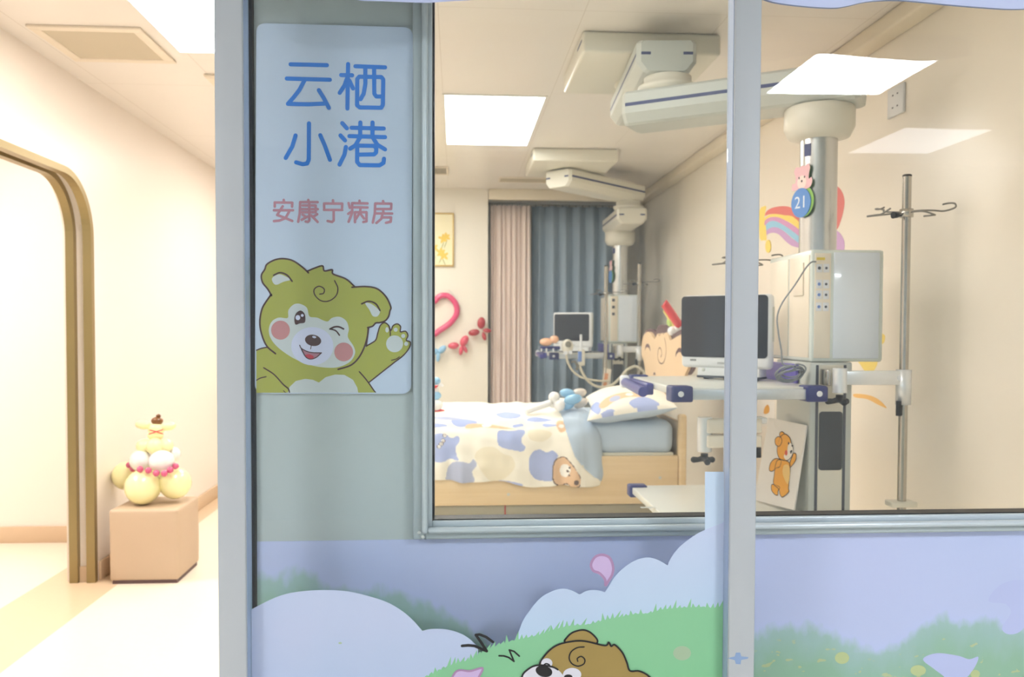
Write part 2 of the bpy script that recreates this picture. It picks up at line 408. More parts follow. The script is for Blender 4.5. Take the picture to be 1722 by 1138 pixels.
def vent(c4, label, mesh=True):
    xs = [c.x for c in c4]; ys = [c.y for c in c4]; x0, x1, y0, y1 = min(xs), max(xs), min(ys), max(ys); w = 0.045 if mesh else 0.015
    t = thing('ceiling_vent', label, 'vent', ((x0 + x1) / 2, (y0 + y1) / 2, ZC)); g = G()
    for a, b in (((x0, y0), (x1, y0 + w)), ((x0, y1 - w), (x1, y1)), ((x0, y0 + w), (x0 + w, y1 - w)), ((x1 - w, y0 + w), (x1, y1 - w))):
        g.box((a[0], a[1], ZC - 0.012), (b[0], b[1], ZC), 0.003)
    obj('frame', g, 'vent_cream', t)
    if mesh: obj('grille', G().box((x0 + w, y0 + w, ZC - 0.007), (x1 - w, y1 - w, ZC)), 'vent_mesh', t)
    else:
        g = G(); n = 5
        for i in range(n):
            y = y0 + w + (y1 - y0 - 2 * w) * (i + 0.5) / n; g.box((x0 + w, y - 0.008, ZC - 0.009), (x1 - w, y + 0.008, ZC - 0.004))
        obj('slats', g, 'vent_mesh', t); obj('backing', G().box((x0 + w, y0 + w, ZC - 0.003), (x1 - w, y1 - w, ZC)), 'vent_dark', t)
vent([P(45, 42, Z=ZC), P(225, 45, Z=ZC), P(140, 100, Z=ZC), P(293, 100, Z=ZC)], 'square cream air vent in the ceiling left of the bright panel')
c = P(342, 124, Z=ZC); vent([c, c + Vector((0.4, 0.4, 0))], 'ceiling air vent half hidden by the left door post')
a, b = P(700, 279, Z=ZC), P(754, 292, Z=ZC); vent([a, b], 'slatted vent in the ceiling above the flower picture', False)
a, b = P(840, 297, Z=ZC), P(930, 306, Z=ZC); vent([a, b], 'long slatted vent behind the far ceiling mount', False)
# ------------------------------------------------------------------ sliding door
XA, XB_, XC, XD = P(363.5, 569, Y=1.48).x, P(411, 569, Y=1.48).x, P(1231, 569, Y=1.48).x, P(1275, 569, Y=1.48).x
ZT, ZB = 2.058, 0.012
door = thing('sliding_door', 'grey framed glass sliding door leaf with cloud and grass stickers', 'door', ((XA + XD) / 2, YD, ZB))
for nm, a, b in (('stile', XA, XB_), ('stile', XC, XD)):
    s = obj(nm, G().box((a, 1.48, ZB), (b, 1.52, ZT), 0.0025, seg=3), 'post_grey', door)
    e = (b, b + 0.0012) if a == XA else (a - 0.0012, a)
    obj('edge_strip', G().box((e[0], 1.486, ZB), (e[1], 1.518, ZT)), 'post_edge', s)
obj('rail', G().box((XB_, 1.482, ZT - 0.03), (XC, 1.518, ZT), 0.002), 'post_grey', door)
obj('rail', G().box((XB_, 1.482, ZB), (XC, 1.518, ZB + 0.12), 0.002), 'post_grey', door)
glass_mat('door_glass', (0.965, 0.98, 0.98, 1), refl=0.7)
pane = obj('glass_pane', G().box((XB_ + 0.0015, 1.509, ZB + 0.12), (XC - 0.0015, 1.515, ZT - 0.03)), 'door_glass', door)
mat('scuff', (140, 165, 205), 0.6)
c = P(1241, 1106, Y=1.4795); g = G()
g.flat([c + Vector((x, 0, z)) for x, z in ((-0.02, 0), (-0.006, 0.003), (-0.004, 0.01), (0.004, 0.01), (0.006, 0.003), (0.02, 0.001), (0.018, -0.002), (0.006, -0.004), (0.005, -0.012), (-0.004, -0.011), (-0.006, -0.004))])
obj('scuff_mark', g, 'scuff', door)

# stickers on the glass: real flat vinyl, each layer 0.3 mm in front of the one below
def C(ox, oy, s):
    return lambda pts: [(ox + x / s, oy + y / s) for x, y in pts]
def onto(pts, Y): return [P(x, y, Y=Y) for x, y in pts]
NF = Vector((0, -1, 0))
c5 = C(420, 880, 4.2); c8 = C(740, 860, 3.376)
def grad_sticker(name, a, b, c, z0, z1, rough=0.5):
    def bld(nt, X, Y, Z, m, mix, nz):
        f = m('DIVIDE', m('SUBTRACT', Z, z0), z1 - z0, clamp=True); f2 = m('ADD', m('MULTIPLY', nz(5, 1), 0.9), -0.1, clamp=True)
        return mix(f2, mix(f, a, b), c)
    return pos_mat(name, rough, bld)
grad_sticker('cloud_blue', (178, 196, 228), (196, 210, 236), (198, 200, 232), 0.75, 1.05)
grad_sticker('cloud_pale', (186, 208, 236), (208, 208, 240), (192, 214, 238), 0.85, 1.10)
grad_sticker('grass_green', (132, 196, 150), (150, 204, 168), (138, 200, 152), 0.75, 1.0)
mat('note_pink', (204, 180, 222), 0.5); mat('note_edge', (172, 136, 178), 0.5); mat('ink_black', (26, 24, 30), 0.5)
mat('strip_blue', (206, 224, 242), 0.45, col2=(194, 212, 240), scale=4)
mat('pebble', (168, 190, 160), 0.5)
mat('fur_tan', (163, 138, 78), 0.5); mat('face_white', (222, 220, 232), 0.5)
zlow = ZB + 0.125
bot = lambda pts, x0, x1: pts + [(x1, 1400), (x0, 1400)]
Yg = 1.5085
def sticker(name, px, Y, m, label=None):
    return obj(name, G().plate(onto(px, Y), (0, 0.0002, 0)), m, pane, label)
def clamp_low(pts):
    return pts
def low(pts, Y):
    out = []
    for x, y in pts:
        p = P(x, y, Y=Y); p.x = max(XB_ + 0.002, min(XC - 0.002, p.x)); p.z = max(zlow, p.z); out.append(p)
    return out
def sticker_low(name, px, Y, m): return obj(name, G().plate(low(px, Y), (0, 0.0002, 0)), m, pane)
cl = [tuple(v) for v in cr([(10, 607), (100, 560), (200, 515), (300, 488), (430, 473), (560, 470), (700, 480), (850, 515), (980, 560), (1080, 620), (1160, 690), (1218, 757)], 4)] + \
     [tuple(v) for v in cr([(1222, 757), (1280, 745), (1370, 745), (1460, 765), (1540, 805), (1610, 868)], 4)]
cl = c5(cl); sticker_low('cloud_sticker', cl + [(830, 1400), (415, 1400)], Yg - 0.0003, 'cloud_blue')
cr2 = [tuple(v) for v in cr([(380, 900), (435, 745), (445, 690), (470, 620), (510, 560), (570, 490), (640, 450), (700, 437), (750, 448), (792, 470)], 4)] + \
      [tuple(v) for v in cr([(793, 470), (830, 450), (870, 444), (905, 448), (935, 458)], 3)] + \
      [tuple(v) for v in cr([(936, 457), (960, 420), (1000, 360), (1060, 305), (1120, 272), (1180, 260), (1240, 275), (1292, 305)], 4)] + \
      [tuple(v) for v in cr([(1293, 304), (1310, 265), (1360, 200), (1430, 145), (1500, 105), (1640, 52)], 4)]
cr2 = c8(cr2); sticker_low('cloud_sticker', cr2 + [(1230, 1400), (870, 1400)], Yg - 0.0003, 'cloud_pale')
# strip that rises beside the right post
st = [P(1185.5, 793, Y=Yg), P(1217.5, 793, Y=Yg), P(1217.5, 900, Y=Yg), P(1185.5, 900, Y=Yg)]
obj('strip_sticker', G().plate(st, (0, 0.0002, 0)), 'strip_blue', pane)
def grassy(pts, h, seed, step=7):
    rnd = random.Random(seed); q = cr(pts, 10); out = []
    acc = 0; last = q[0]
    for p in q:
        acc += (p - last).length; last = p
        if acc > step:
            acc = 0; hh = h * rnd.random() ** 1.6; lean = rnd.uniform(-0.2, 0.9)
            w = step * 0.42; out += [(p.x - w, p.y + 1), (p.x + hh * lean * 0.7, p.y - hh), (p.x + w, p.y + 0.5)]
    return out
gr = grassy(c8([(-100, 945), (20, 885), (110, 852), (160, 842), (220, 805), (300, 765), (410, 730), (470, 718), (570, 695), (640, 668), (740, 645), (840, 638), (935, 612), (1020, 596), (1110, 578), (1180, 575), (1250, 555), (1340, 545), (1430, 540), (1500, 538), (1560, 543), (1640, 520)]), 15, 3)
sticker_low('grass_sticker', gr + [(1230, 1400), (690, 1400)], Yg - 0.0006, 'grass_green')
def pebble(x, y, rx, ry):
    sticker('pebble_sticker', ell(x, y, rx, ry), Yg - 0.0009, 'pebble')
pebble(1147, 1098, 15, 12)
pebble(572, 1081, 3, 1.6)
g = G()
for pts, w in (([(125, 762), (160, 759), (195, 762), (265, 792), (235, 745), (203, 700), (225, 697), (262, 712), (300, 740)], 4.6), ([(335, 818), (362, 819), (390, 828), (420, 850), (405, 815), (393, 785), (420, 793), (450, 820)], 2.8)):
    g.stroke([P(*q, Y=Yg - 0.0012) for q in c8([tuple(v) for v in pts])], w / F * YD, NF)
obj('zigzag_sticker', g, 'ink_black', pane)
lf = [tuple(v) for v in cr([(940, 418), (936, 385), (905, 350), (870, 335), (857, 300), (880, 258), (920, 245), (962, 262), (982, 310), (978, 355), (955, 395)], 6, True)]
g = G().flat(onto(c8(lf), Yg - 0.0008)); g.stroke(onto(c8(lf), Yg - 0.0010), 4.4 / F * YD, NF, 1, closed=True)
obj('note_sticker', g, ['note_pink', 'note_edge'], pane)
lf = [tuple(v) for v in cr([(60, 990), (78, 925), (110, 900), (170, 905), (240, 888), (222, 935), (190, 990)], 6, True)]
g = G().flat(onto(c8(lf), Yg - 0.0012)); g.stroke(onto(c8(lf), Yg - 0.0014), 3.6 / F * YD, NF, 1, closed=True)
obj('note_sticker', g, ['note_pink', 'note_edge'], pane)
# the brown bear lying in the grass, a flat sticker cut at the bottom of the picture but whole on the glass
g = G(); yy = [Yg - 0.0012 - 0.0003 * i for i in range(8)]; q8 = lambda L, i, n=6: onto(c8([tuple(v) for v in cr(L, n, True)]), yy[i])
ear = [(712, 745), (720, 715), (755, 685), (815, 672), (865, 695), (892, 745), (800, 790)]
head = [(560, 880), (600, 810), (660, 760), (740, 738), (820, 735), (935, 760), (957, 742), (972, 764), (992, 756), (1035, 800), (1060, 855), (1078, 903), (1130, 905), (1180, 930), (1220, 980), (1200, 1060), (1090, 1090), (1000, 1190), (800, 1230), (600, 1160), (540, 1020)]
yy = [Yg - 0.0012 - 0.0003 * i for i in range(10)]
g.flat(q8(ear, 0), 0); g.stroke(q8(ear, 0.5 and 1), 3 / F * YD, NF, 3, closed=True)
yy = yy[2:]
g.flat(q8(head, 0), 0); g.stroke(q8(head, 2), 3 / F * YD, NF, 3, closed=True)
g.flat(onto(c8(ell(606, 860, 32, 28)), yy[2]), 1); g.flat(onto(c8(ell(750, 925, 52, 38)), yy[2]), 1)
muz = [(465, 945), (500, 895), (555, 872), (640, 882), (690, 918), (720, 980), (690, 1060), (600, 1090), (500, 1050)]
g.flat(q8(muz, 3), 1); g.stroke(q8(muz, 4)[:22], 3 / F * YD, NF, 3)
g.flat(onto(c8(ell(590, 906, 48, 32, rot=0.25)), yy[4]), 2)
g.stroke(onto(c8([tuple(v) for v in cr([(585, 875), (600, 863), (618, 868), (625, 882)], 4)]), yy[3]), 2.4 / F * YD, NF, 3)
g.flat(onto(c8(ell(728, 938, 24, 14)), yy[3]), 2)
curl = [(818, 768), (780, 772), (745, 795), (733, 830), (748, 862), (782, 877), (815, 865), (822, 840), (802, 822), (780, 833), (782, 850)]
g.stroke(onto(c8([tuple(v) for v in cr(curl, 6)]), yy[3]), 2.2 / F * YD, NF, 3)
obj('bear_sticker', g, ['fur_tan', 'face_white', 'ink_black', 'ink_black'], pane)

# ------------------------------------------------------------------ mural on the lower front wall
def mural_build(nt, X, Y, Z, m, mix, nz):
    x0, x1 = xw0, 3.0
    def curve(pts):
        fc = nt.nodes.new('ShaderNodeFloatCurve'); c = fc.mapping.curves[0]
        q = [((P(px, py, Y=YW).x - x0) / (x1 - x0), P(px, py, Y=YW).z) for px, py in pts]; q = [(0, q[0][1])] + [p for p in q if p[0] > 0.002] + [(1, q[-1][1])]
        c.points[0].location = q[0]; c.points[1].location = q[-1]
        for p in q[1:-1]: c.points.new(*p)
        fc.mapping.update(); nt.links.new(m('DIVIDE', m('SUBTRACT', X, x0), x1 - x0, clamp=True), fc.inputs['Value']); return fc.outputs[0]
    hill = curve([(431, 958), (520, 958), (560, 982), (650, 985), (720, 1008), (790, 1040), (840, 1090), (1000, 1120), (1200, 1080), (1280, 1052), (1320, 1042), (1390, 1052), (1470, 1082), (1530, 1066), (1580, 1030), (1620, 1035), (1722, 1045)])
    jag = m('MULTIPLY', m('SUBTRACT', nz(1, 4, stretch=(34, 1, 16)), 0.5), 0.07)
    d = m('SUBTRACT', m('ADD', hill, jag), Z)
    f = m('MULTIPLY', d, 42.0, clamp=True)
    dep = m('MULTIPLY', d, 11.0, clamp=True)
    sky = mix(nz(2.5, 1), (186, 200, 238), (200, 206, 244))
    grass = mix(dep, (164, 196, 198), mix(nz(14, 2), (136, 184, 150), (150, 190, 156)))
    fl = m('MULTIPLY', m('GREATER_THAN', nz(1, 2, stretch=(38, 1, 75)), 0.66), m('MULTIPLY', m('SUBTRACT', d, 0.035), 40, clamp=True))
    return mix(m('MULTIPLY', f, 0.9), sky, mix(m('MULTIPLY', fl, 0.6), grass, (206, 204, 120)))
pos_mat('mural_print', 0.40, mural_build)
ztop = P(560, 908.5, Y=YW).z
mur = thing('wall_mural', 'soft printed mural of grassy hills under a lavender sky below the window', 'mural', (1.0, YW, 0.1))
obj('print', G().box((xw0, YW - 0.0015, 0.1), (4.5, YW, ztop)), 'mural_print', mur)
mat('mural_lilac', (190, 198, 240), 0.5); mat('mural_yellow', (192, 204, 150), 0.5)
g = G()
for pts in ([(1552, 1108), (1575, 1098), (1610, 1102), (1630, 1108), (1645, 1104), (1640, 1120), (1625, 1140), (1600, 1160), (1590, 1140), (1570, 1124)],
            [(1662, 1010), (1680, 985), (1712, 975), (1760, 985), (1770, 1030), (1735, 1040), (1715, 1062), (1695, 1066), (1685, 1055), (1700, 1030), (1690, 1015)]):
    g.flat(onto([tuple(v) for v in cr(pts, 5, True)], YW - 0.0019))
obj('cloud_shape', g, 'mural_lilac', mur)
for x, y, rx, ry in ((1416, 1106, 12, 10), (1544, 1127, 13, 9), (1640, 1133, 8, 7)): obj('petal_shape', G().flat(onto(ell(x, y, rx, ry), YW - 0.0019)), 'mural_yellow', mur)

# ------------------------------------------------------------------ cloud borders along the top of the window
mat('cloud_border', (198, 210, 250), 0.45, col2=(208, 214, 250), scale=2.0); mat('cloud_border_edge', (120, 140, 186), 0.5)
def border(low_pts, x0, x1, label):
    Y = 1.510; pts = onto([tuple(v) for v in cr(low_pts, 6)], Y); g = G()
    top = 2.058; pl = pts + [Vector((pts[-1].x, Y, top)), Vector((pts[0].x, Y, top))]
    g.plate(pl, (0, 0.006, 0), 0, 1); obj('cloud_border', g, ['cloud_border', 'cloud_border_edge'], None, label, 'window decoration')
pts = onto([tuple(v) for v in cr([(560, -14), (600, 0), (640, 2), (690, 4), (722, 4.5), (760, 2), (800, -1), (840, -12)], 6)], Yg - 0.0003)
obj('cloud_sticker', G().plate(pts + [Vector((pts[-1].x, pts[-1].y, ZT - 0.032)), Vector((pts[0].x, pts[0].y, ZT - 0.032))], (0, 0.0002, 0)), 'cloud_border', pane)
border([(1270, -8), (1300, 3), (1350, 10), (1400, 13), (1425, 10), (1450, 4), (1475, 1), (1510, 0), (1550, 3), (1600, 8), (1650, 12), (1700, 15), (1740, 13), (1800, 4)], 0, 0, 'long wavy pale blue cloud border above the right of the window')

# ------------------------------------------------------------------ ward sign with its lettering and bear
Ys = YW - 0.008
mat('sign_board', (197, 212, 234), 0.35, var=0.01); mat('sign_edge', (206, 214, 224), 0.4)
mat('letter_blue', (44, 126, 222), 0.45); mat('letter_pink', (186, 132, 150), 0.45)
sign = thing('door_sign', 'tall rounded pale blue name sign with blue lettering and a waving bear', 'sign', (P(560, 660, Y=Ys).x, YW, P(560, 660, Y=Ys).z))
TL, TR, BL, BR = (431, 38.5), (694.5, 46), (428.5, 661.5), (691.5, 662)
def bil(u, v):
    return tuple((TL[i] * (1 - u) + TR[i] * u) * (1 - v) + (BL[i] * (1 - u) + BR[i] * u) * v for i in (0, 1))
w_, h_ = 262.0, 620.0; rr = 15.0; rim = []
for cx, cy, a0 in ((rr, rr, 180), (w_ - rr, rr, 270), (w_ - rr, h_ - rr, 0), (rr, h_ - rr, 90)):
    rim += [bil((cx + rr * cos(radians(a0 + 90 * i / 8))) / w_, (cy + rr * sin(radians(a0 + 90 * i / 8))) / h_) for i in range(9)]
obj('board', G().plate(onto(rim, Ys), (0, 0.0075, 0), 0, 1), ['sign_board', 'sign_edge'], sign)
k1 = C(450, 80, 5.417); k2 = C(450, 320, 7.487)
big = {'character_yun': [[(210, 152), (540, 160)], [(175, 282), (567, 293)], [(335, 300), (290, 385), (240, 450), (185, 512), (285, 515), (380, 516), (520, 510)], [(467, 388), (515, 465), (558, 548)]],
 'character_qi': [[(733, 150), (727, 555)], [(670, 250), (770, 252)], [(722, 285), (700, 345), (657, 412)], [(745, 300), (778, 372)], [(800, 170), (1070, 180)], [(890, 190), (890, 330), (875, 420), (847, 470)], [(970, 190), (972, 420), (990, 445), (1040, 445)], [(835, 265), (1035, 268), (1053, 290), (1050, 520), (1035, 548), (840, 545), (815, 525), (817, 285), (835, 265)]],
 'character_xiao': [[(377, 690), (375, 1020), (360, 1055), (320, 1062), (260, 1045)], [(255, 800), (225, 900), (165, 1005)], [(480, 798), (520, 890), (568, 1022)]],
 'character_gang': [[(680, 688), (722, 735)], [(664, 800), (705, 845)], [(713, 905), (700, 975), (655, 1065)], [(765, 730), (1058, 737)], [(745, 806), (1070, 815)], [(845, 682), (843, 800)], [(956, 682), (955, 805)], [(840, 820), (800, 890), (752, 920)], [(960, 822), (1000, 885), (1070, 927)], [(835, 893), (970, 895), (990, 915), (988, 955), (970, 972), (835, 975)], [(817, 890), (815, 1040), (840, 1070), (1020, 1072), (1055, 1050), (1060, 1012)]]}
small = {'character_an': [[(203, 120), (205, 145)], [(90, 205), (90, 152), (310, 155), (308, 205)], [(190, 200), (155, 255), (120, 310), (215, 345), (310, 385)], [(80, 250), (320, 250)], [(270, 270), (225, 350), (150, 380), (80, 387)]],
 'character_kang': [[(513, 120), (515, 145)], [(630, 148), (410, 148), (405, 290), (385, 395)], [(440, 190), (605, 190), (605, 275), (430, 275)], [(430, 237), (632, 237)], [(525, 170), (525, 380), (505, 398), (480, 392)], [(440, 305), (470, 325)], [(430, 370), (500, 330)], [(625, 300), (570, 335)], [(550, 315), (630, 398)]],
 'character_ning': [[(823, 125), (825, 150)], [(712, 220), (712, 165), (940, 167), (938, 220)], [(710, 245), (940, 247)], [(832, 260), (832, 380), (810, 398), (755, 385)]],
 'character_bing': [[(1157, 130), (1160, 155)], [(1258, 165), (1065, 160), (1065, 280), (1020, 395)], [(1020, 160), (1035, 220)], [(1015, 295), (1060, 265)], [(1090, 213), (1258, 216)], [(1170, 225), (1165, 275), (1110, 360)], [(1165, 290), (1215, 355)], [(1100, 400), (1100, 275), (1245, 275), (1245, 390), (1205, 398)]],
 'character_fang': [[(1453, 135), (1458, 160)], [(1355, 165), (1558, 168), (1555, 235), (1360, 235)], [(1355, 165), (1350, 290), (1325, 405)], [(1455, 255), (1460, 290)], [(1365, 290), (1568, 292)], [(1445, 305), (1430, 360), (1370, 410)], [(1440, 340), (1555, 340), (1550, 395), (1490, 408)]]}
for tab, k, w, m in ((big, k1, 37 / 5.417, 'letter_blue'), (small, k2, 31 / 7.487, 'letter_pink')):
    for nm, strokes in tab.items():
        g = G()
        g.strokes([onto(k(s_), Ys - 0.0006) for s_ in strokes], w / F * Ys, NF)
        obj('sign_character', g, m, sign, ('blue' if k is k1 else 'pink') + ' character')
# bear printed on the sign
mat('bear_olive', (166, 170, 78), 0.45); mat('bear_grey', (198, 207, 210), 0.45); mat('bear_lilac', (206, 212, 238), 0.45)
mat('bear_line', (72, 46, 48), 0.45); mat('bear_cheek', (192, 134, 138), 0.45); mat('bear_mouth', (172, 122, 140), 0.45); mat('bear_tongue', (196, 62, 84), 0.45)
k5 = C(400, 400, 3.794); g = G(); lay = lambda i: Ys - 0.0005 - 0.0002 * i
def fill(pts, i, m, smooth=True, n=5): g.flat(onto(k5([tuple(v) for v in (cr(pts, n, True) if smooth else pts)]), lay(i)), m)
def line(pts, i, w=10, smooth=True, taper=False): g.stroke(onto(k5([tuple(v) for v in (cr(pts, 5) if smooth else pts)]), lay(i)), w / 3.794 / F * Ys, NF, 3, taper)
armo = [(818, 690), (850, 672), (880, 650), (893, 605), (908, 560), (935, 540), (962, 558), (976, 590), (990, 560), (1017, 548), (1038, 565), (1037, 598), (1070, 595), (1085, 622), (1075, 652), (1100, 664), (1094, 700), (1055, 750), (1000, 792), (920, 855), (838, 920)]
sm = lambda L: [tuple(v) for v in cr(L, 4)]
fill([(118, 718), (185, 697), (400, 760), (640, 838), (760, 780)] + sm(armo) + [(880, 990), (118, 990)], 0, 0, False)
fill([(318, 990), (330, 950), (370, 912), (430, 898), (480, 905), (517, 922), (560, 888), (620, 871), (680, 873), (735, 905), (762, 955), (768, 990)], 1, 1, False)
fill(ell(1000, 675, 54, 54), 1, 1, False); fill(ell(952, 586, 11, 17), 1, 1, False)
for x, y in ((1007, 585), (1055, 625), (1074, 675)): fill(ell(x, y, 13, 13), 1, 1, False)
headp = [(215, 368), (190, 325), (158, 285), (150, 238), (172, 200), (185, 168), (235, 140), (290, 132), (350, 145), (410, 185), (450, 222)]
headp2 = [(443, 212), (490, 192), (540, 178), (552, 210), (602, 203), (608, 230), (690, 262), (745, 310)]
headp3 = [(728, 314), (820, 310), (890, 325), (945, 375), (976, 440), (970, 465), (962, 500), (940, 528), (905, 540), (880, 542), (860, 562), (828, 572)]
headp4 = [(832, 575), (826, 630), (805, 700), (770, 765), (720, 812), (640, 838)]
headp5 = [(240, 738), (185, 690), (152, 615), (140, 535), (155, 450), (190, 392), (213, 360)]
fill(sm(headp) + sm(headp2) + sm(headp3) + sm(headp4) + [(560, 838), (400, 800), (300, 765)] + sm(headp5), 2, 0, False)
fill([(197, 590), (215, 535), (260, 508), (318, 510), (322, 462), (355, 425), (395, 420), (440, 445), (457, 500), (505, 508), (568, 533), (600, 510), (650, 503), (692, 530), (708, 580), (702, 632), (738, 690), (748, 735), (720, 785), (660, 818), (590, 828), (480, 815), (370, 775), (270, 710), (215, 650)], 3, 1)
fill(ell(475, 690, 135, 122), 4, 2, False)
fill(ell(272, 588, 60, 61), 4, 4, False); fill(ell(675, 727, 60, 60), 4, 4, False)
fill([(368, 552), (360, 515), (372, 480), (400, 463), (425, 482), (431, 515), (425, 540), (395, 545)], 5, 3)
fill(ell(383, 508, 15, 16), 6, 2, False); fill(ell(411, 494, 9, 9), 6, 2, False)
line([(588, 581), (615, 568), (645, 567), (674, 580)], 5, 11); line([(590, 580), (625, 592), (648, 620)], 5, 9)
fill(ell(480, 653, 52, 36, rot=0.18), 5, 3, False); fill(ell(487, 632, 13, 7, rot=0.2), 6, 2, False)
line([(468, 688), (464, 708)], 5, 5); fill([(405, 708), (460, 730), (530, 735), (500, 762), (462, 773), (432, 757)], 5, 5)
fill([(428, 752), (450, 741), (478, 751), (484, 764), (462, 771)], 6, 6); line([(394, 684), (408, 706), (460, 729), (534, 733)], 6, 6)
line([(405, 708), (432, 757), (462, 773), (500, 762), (530, 735)], 6, 6)
fill([(217, 262), (235, 242), (270, 232), (318, 252), (338, 266), (290, 280), (250, 298), (228, 290)], 3, 1)
fill([(812, 415), (850, 420), (893, 452), (907, 472), (890, 500), (860, 497), (840, 460)], 3, 1)
line([(228, 238), (270, 221), (315, 238), (346, 276)], 4, 10); line([(790, 420), (835, 404), (880, 420), (907, 462)], 4, 10)
line([(617, 272), (638, 320), (625, 370), (580, 402), (530, 400), (492, 365), (487, 328), (518, 308), (550, 325), (547, 352), (522, 358)], 4, 7)
for L in (headp, headp2, headp3, headp4, headp5): line(L, 4, 10)
line(armo, 1, 8); line([(835, 575), (820, 690)], 1, 8); line([(775, 853), (820, 905), (880, 990)], 1, 8)
line([(165, 828), (230, 870), (290, 935), (322, 962), (330, 990)], 2, 8); line([(118, 908), (145, 893), (180, 885)], 2, 7); line([(292, 975), (306, 990)], 2, 6); line([(118, 716), (150, 704), (186, 697)], 1, 8)
line([(963, 560), (972, 600), (972, 622)], 2, 7); line([(980, 780), (1010, 772), (1030, 758)], 2, 6)
# clip the print to the board's lower edge
zb_ = P(560, 660, Y=Ys).z; xb0 = P(430.5, 560, Y=Ys).x
for v in g.v: v.z = max(v.z, zb_); v.x = max(v.x, xb0)
obj('bear_print', g, ['bear_olive', 'bear_grey', 'bear_lilac', 'bear_line', 'bear_cheek', 'bear_mouth', 'bear_tongue'], sign)
# ------------------------------------------------------------------ ceiling pendants
mat('pend_cream', (226, 222, 208), 0.32, var=0.015); mat('pend_grey', (196, 200, 194), 0.35, var=0.015)
mat('navy_line', (58, 68, 116), 0.4); mat('navy', (48, 54, 112), 0.35); mat('purple', (104, 92, 176), 0.35)
mat('steel', (186, 182, 174), 0.20, metal=0.95, var=0.08, scale=30); mat('clamp_alu', (230, 233, 236), 0.26, metal=0.45, var=0.02); mat('column_steel', (212, 214, 214), 0.26, metal=0.85, var=0.02)
mat('head_pale', (226, 234, 244), 0.12, coat=0.5, var=0.01); mat('head_rim', (222, 230, 224), 0.2, coat=0.4)
mat('side_cream', (238, 228, 210), 0.35, var=0.01); mat('dark_plate', (62, 66, 72), 0.3); mat('dark_strip', (84, 88, 98), 0.35)
mat('hook_steel', (132, 130, 124), 0.3, metal=0.6); mat('grip_navy', (74, 74, 146), 0.3); mat('knob_black', (22, 23, 26), 0.45); mat('rail_steel', (204, 210, 216), 0.28, metal=0.5, var=0.08, scale=60)
mat('cap_white', (232, 234, 238), 0.4); mat('label_yellow', (236, 214, 92), 0.5); mat('socket_blue', (120, 150, 212), 0.4); mat('shelf_top', (222, 222, 214), 0.3, var=0.01)
mat('sticker_text', (92, 94, 96), 0.5)

def arm_mesh(p0, p1, zc, h=0.135, w=0.25):
    a = Vector((p0[0], p0[1], zc)); b = Vector((p1[0], p1[1], zc)); d = (b - a).normalized(); s = Vector((d.y, -d.x, 0)); up = Vector((0, 0, 1))
    sec = [(-w / 2, h / 2 - 0.012), (-w / 2 + 0.012, h / 2), (w / 2 - 0.012, h / 2), (w / 2, h / 2 - 0.012), (w / 2, -h * 0.18), (w / 2 - 0.03, -h / 2 + 0.008), (w / 2 - 0.045, -h / 2), (-w / 2 + 0.045, -h / 2), (-w / 2 + 0.03, -h / 2 + 0.008), (-w / 2, -h * 0.18)]
    g = G(); n = len(sec); L = (b - a).length; st = [(0, 0.86), (0.02, 1), (L - 0.02, 1), (L, 0.86)]
    vs = [a + d * t + s * x * k + up * z * (0.5 + 0.5 * k) for t, k in st for x, z in sec]
    fs = [[i * n + j, i * n + (j + 1) % n, (i + 1) * n + (j + 1) % n, (i + 1) * n + j] for i in range(3) for j in range(n)] + [list(range(n))[::-1], list(range(3 * n, 4 * n))]
    g.add(vs, fs); l = G(); zl = h * 0.08
    for q in (-1, 1):
        o = s * q * (w / 2 + 0.0006); t = s * q * 0.0006
        l.add([a + d * 0.02 + o + up * (zl - 0.007), a + d * (L - 0.02) + o + up * (zl - 0.007), a + d * (L - 0.02) + o + up * (zl + 0.007), a + d * 0.02 + o + up * (zl + 0.007)], [[0, 1, 2, 3]])
    for e, ds in ((a, -1), (b, 1)):
        for q in (-1, 1):
            c = e + d * ds * 0.0006 + s * q * (w * 0.43 - 0.02) + up * zl
            l.add([c + s * 0.02 - up * 0.006, c - s * 0.02 - up * 0.006, c - s * 0.02 + up * 0.006, c + s * 0.02 + up * 0.006], [[0, 1, 2, 3]])
    return g, l

def three_lobe(c, r=0.032, h=0.022):
    g = G(); c = Vector(c); g.cyl(c - Vector((0, 0, 0.006)), c + Vector((0, 0, h)), r * 0.42, n=16)
    for k in range(3):
        a = 2 * pi * k / 3 + 0.5; d = Vector((cos(a), sin(a), -0.10)); g.tube([c + Vector((0, 0, 0.006)), c + d * r * 0.7, c + d * r * 1.25], [r * 0.36, r * 0.30, r * 0.36], 10)
        g.sph(c + d * r * 1.25, r * 0.36, 0, 10, 8)
    return g

